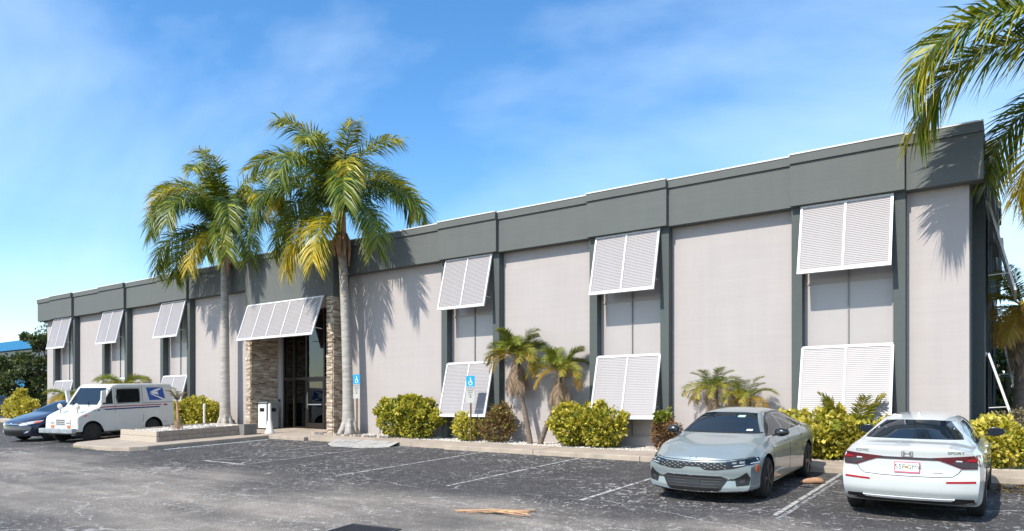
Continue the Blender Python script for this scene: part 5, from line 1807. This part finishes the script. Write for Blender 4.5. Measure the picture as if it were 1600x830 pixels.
# ---- mail truck
ml = car_root('mail_truck', 'boxy white mail delivery truck with blue eagle panel and side stripes', -27.2, -4.55, (0.19, -0.98), 'truck', 'parked vehicles')
ml.scale = (.95,) * 3
class Truck(Car):
    def __init__(s, root):
        s.root = root
        prof = [(-2.10, .42), (-2.14, .75), (-2.10, 1.95), (-2.02, 2.05), (-1.85, 2.08), (.30, 2.10), (.52, 2.08), (.66, 2.00), (1.18, 1.28), (1.30, 1.235), (1.88, 1.02), (2.0, .95), (2.04, .86), (2.06, .50), (2.00, .40), (1.2, .34), (-1.9, .36)]
        hw = .95
        # inset profile rings: outer skin at full width, rounded to the flank
        cx_, cz_ = -.2, 1.1
        rings = [(-hw, .045), (-hw + .018, .016), (-hw + .06, 0.0), (hw - .06, 0.0), (hw - .018, .016), (hw, .045)]
        v, f = [], []
        npf = len(prof)
        def inset(i, d):
            a, b, c = Vector(prof[i - 1]), Vector(prof[i]), Vector(prof[(i + 1) % npf])
            n1 = (b - a).normalized(); n2 = (c - b).normalized()
            n1 = Vector((n1.y, -n1.x)); n2 = Vector((n2.y, -n2.x))
            m_ = (n1 + n2).normalized()
            k = d / max(.4, m_.dot(n1))
            return b + m_ * k
        for x, d in rings:
            for i in range(npf):
                p_ = inset(i, d)
                z = p_.y
                t = clamp((z - 1.15) / .95, 0, 1)
                nar = 1 - .075 * t
                fr = clamp((p_.x - 1.2) / .85, 0, 1)
                nar *= 1 - .10 * fr * (1 if z > .8 else .6)
                v.append((x * nar, p_.x - .05 * fr * (x / hw) ** 2, z))
        for r in range(len(rings) - 1):
            for i in range(npf):
                j = (i + 1) % npf
                f.append((r * npf + i, r * npf + j, (r + 1) * npf + j, (r + 1) * npf + i))
        f.append(tuple(reversed(range(npf))))
        f.append(tuple(range((len(rings) - 1) * npf, len(rings) * npf)))
        bm = bmesh.new()
        bv = [bm.verts.new(p) for p in v]
        for q in f:
            bm.faces.new([bv[i] for i in q])
        bmesh.ops.recalc_face_normals(bm, faces=bm.faces)
        s.bvh = BVHTree.FromBMesh(bm)
        me = bpy.data.meshes.new('body')
        bm.to_mesh(me)
        bm.free()
        me.materials.append(M['mailwhite'])
        me.materials.append(M['blacktrim'])
        tmp = link('body', me)
        ctr = MB()
        s.ax = (-1.12, 1.43)
        for wy in s.ax:
            for sd in (-1, 1):
                ctr.lathe([(.41, sd * .62), (.41, sd * 1.2)], 36, 'x', (0, wy, .37))
        cu = ctr.obj('cut', None)
        bm = bmesh.new()
        bm.from_mesh(cu.data)
        bmesh.ops.recalc_face_normals(bm, faces=bm.faces)
        bm.to_mesh(cu.data)
        bm.free()
        mod = tmp.modifiers.new('b', 'BOOLEAN')
        mod.operation = 'DIFFERENCE'
        mod.solver = 'EXACT'
        mod.object = cu
        bpy.context.view_layer.update()
        me2 = bpy.data.meshes.new_from_object(tmp.evaluated_get(bpy.context.evaluated_depsgraph_get()))
        bpy.data.objects.remove(tmp)
        bpy.data.objects.remove(cu)
        for p in me2.polygons:
            for wy in s.ax:
                if all(math.hypot(me2.vertices[i].co.y - wy, me2.vertices[i].co.z - .37) < .416 for i in p.vertices):
                    p.material_index = 1
        me2.shade_smooth()
        me2.set_sharp_from_angle(angle=radians(30))
        s.body = link('body', me2, root)
T = Truck(ml)
T.patch('windscreen', [(-.78, 1.34), (.78, 1.34), (.74, 1.96), (-.74, 1.96)], 'front', M['glass'], .004)
for v in ('left', 'right'):
    T.patch('vent_window', [(.62, 1.36), (1.06, 1.36), (.62, 1.93)], v, M['glass_clear'], .004)
    T.patch('side_window', [(-.50, 1.38), (.40, 1.38), (.43, 1.42), (.43, 1.86), (.40, 1.90), (-.50, 1.90), (-.53, 1.86), (-.53, 1.42)], v, M['glass_dark'], .004)
    for seg in ([(-.57, 1.355), (.47, 1.355)], [(-.57, 1.925), (.47, 1.925)], [(-.555, 1.368), (-.555, 1.912)], [(.455, 1.368), (.455, 1.912)]):
        T.ribbon('window_seal', seg, .022, v, M['bingrey'], .006)
    T.ribbon('door_gap', [(.54, .42), (.54, 2.0)], .014, v, M['gap_soft'])
    T.ribbon('door_gap', [(-.66, .42), (-.66, 2.0)], .014, v, M['gap_soft'])
    T.ribbon('gutter', [(-2.0, 1.99), (.50, 2.0)], .035, v, M['mailwhite'], .02)
    T.ribbon('red_stripe', [(-2.11, 1.245), (.95, 1.255), (1.16, 1.225)], .038, v, M['mailred'], .004)
    T.ribbon('blue_stripe', [(-2.11, 1.165), (.95, 1.165), (1.45, 1.135)], .050, v, M['mailstripe'], .004)
    T.ribbon('panel_seam', [(-2.08, .56), (-1.58, .56)], .012, v, M['gap_soft'])
    T.ribbon('panel_seam', [(1.10, .45), (1.12, 1.10)], .010, v, M['gap_soft'])
    T.ribbon('door_track', [(-2.05, 1.335), (-.70, 1.335)], .022, v, M['bingrey'], .012)
    T.patch('side_marker', [(1.50, .88), (1.74, .88), (1.74, .99), (1.50, .99)], v, M['amber'], .012)
    T.patch('stripe_marker', [(-1.80, 1.20), (-1.62, 1.20), (-1.62, 1.265), (-1.80, 1.265)], v, M['mailred'], .009)
    lg = T.patch('eagle_panel', [(-.86, 1.93), (-1.62, 1.93), (-1.72, 1.43), (-.98, 1.43)], v, M['mailblue'], .004)
    T.patch('eagle_head', [(-1.00, 1.74), (-1.22, 1.84), (-1.62, 1.925), (-1.40, 1.80), (-1.15, 1.735)], v, M['sticker_w'], .008, lg)
    T.patch('eagle_head', [(-1.04, 1.725), (-1.36, 1.765), (-1.42, 1.62), (-1.34, 1.66), (-1.22, 1.66)], v, M['sticker_w'], .008, lg)
    T.patch('eagle_wing', [(-.99, 1.69), (-1.10, 1.68), (-1.70, 1.46), (-1.715, 1.435), (-1.60, 1.435)], v, M['sticker_w'], .008, lg)
    T.text('lettering', 'www.usps.com', .075, (-1.28, 1.04), v, M['mailstripe'], .005)
    T.patch('door_handle', [(.36, 1.52), (.47, 1.52), (.47, 1.68), (.36, 1.68)], v, M['blacktrim'], .03)
    T.patch('gas_flap', [(-1.95, 1.72), (-1.80, 1.72), (-1.80, 1.90), (-1.95, 1.90)], v, M['mailwhite'], .006)
gr_ = T.patch('grille', [(-.52, .64), (.52, .64), (.52, .86), (-.52, .86)], 'front', M['mailwhite'], .02)
for z in (.665, .735, .805):
    T.patch('grille_slot', [(-.24, z), (.24, z), (.24, z + .04), (-.24, z + .04)], 'front', M['blacktrim'], .024, gr_)
for sg in (1, -1):
    q = lambda P_: [(sg * x, z) for x, z in P_][::sg]
    T.patch('headlight', q([(.32, .69), (.54, .69), (.54, .84), (.32, .84)]), 'front', M['lampclear'], .026)
    T.patch('headlight_bezel', q([(.33, .70), (.53, .70), (.53, .74), (.33, .74)]), 'front', M['bingrey'], .03)
    T.patch('turn_lamp', q([(.36, .55), (.52, .55), (.52, .64), (.36, .64)]), 'front', M['amber'], .02)
bp = MB().box(-.90, .90, 2.06, 2.24, .36, .54).obj('bumper', M['steelbumper'], ml)
bevel(bp, .035, 3)
MB().bar((-.5, 1.29, 1.285), (-.15, 1.04, 1.47), .02, .02).obj('wiper', M['blacktrim'], ml)
MB().bar((.35, 1.29, 1.285), (.65, 1.04, 1.47), .02, .02).obj('wiper', M['blacktrim'], ml)
for sg, xm in ((-1, -.62), (1, .30)):
    m_ = MB().lathe([(.02, -.06), (.08, -.05), (.115, -.01), (.12, .02), (.10, .03)], 16, 'z').obj('hood_mirror', M['plastic_white'], ml, True)
    m_.location = (xm, 1.80, 1.30)
    m_.rotation_euler = (radians(70), 0, 0)
    MB().tube([(xm, 1.78, 1.05), (xm, 1.80, 1.26)], [.014, .012], 6).obj('mirror_stalk', M['blacktrim'], ml)
for sg in (-1, 1):
    MB().bar((sg * .93, 1.02, 1.42), (sg * 1.0, 1.03, 1.85), .16, .07).obj('door_mirror', M['mailwhite'], ml)
    MB().bar((sg * .85, .75, 1.9), (sg * 1.0, 1.02, 1.84), .025, .025).obj('mirror_arm', M['galv'], ml)
for wy in T.ax:
    for sg in (-1, 1):
        wheel(ml, sg * .80, wy, .345, .20, 'rimsteel', 6, .62, None, 'disc')
MB().box(-.8, .8, -2.0, 2.0, .30, .37).obj('chassis', M['blacktrim'], ml)
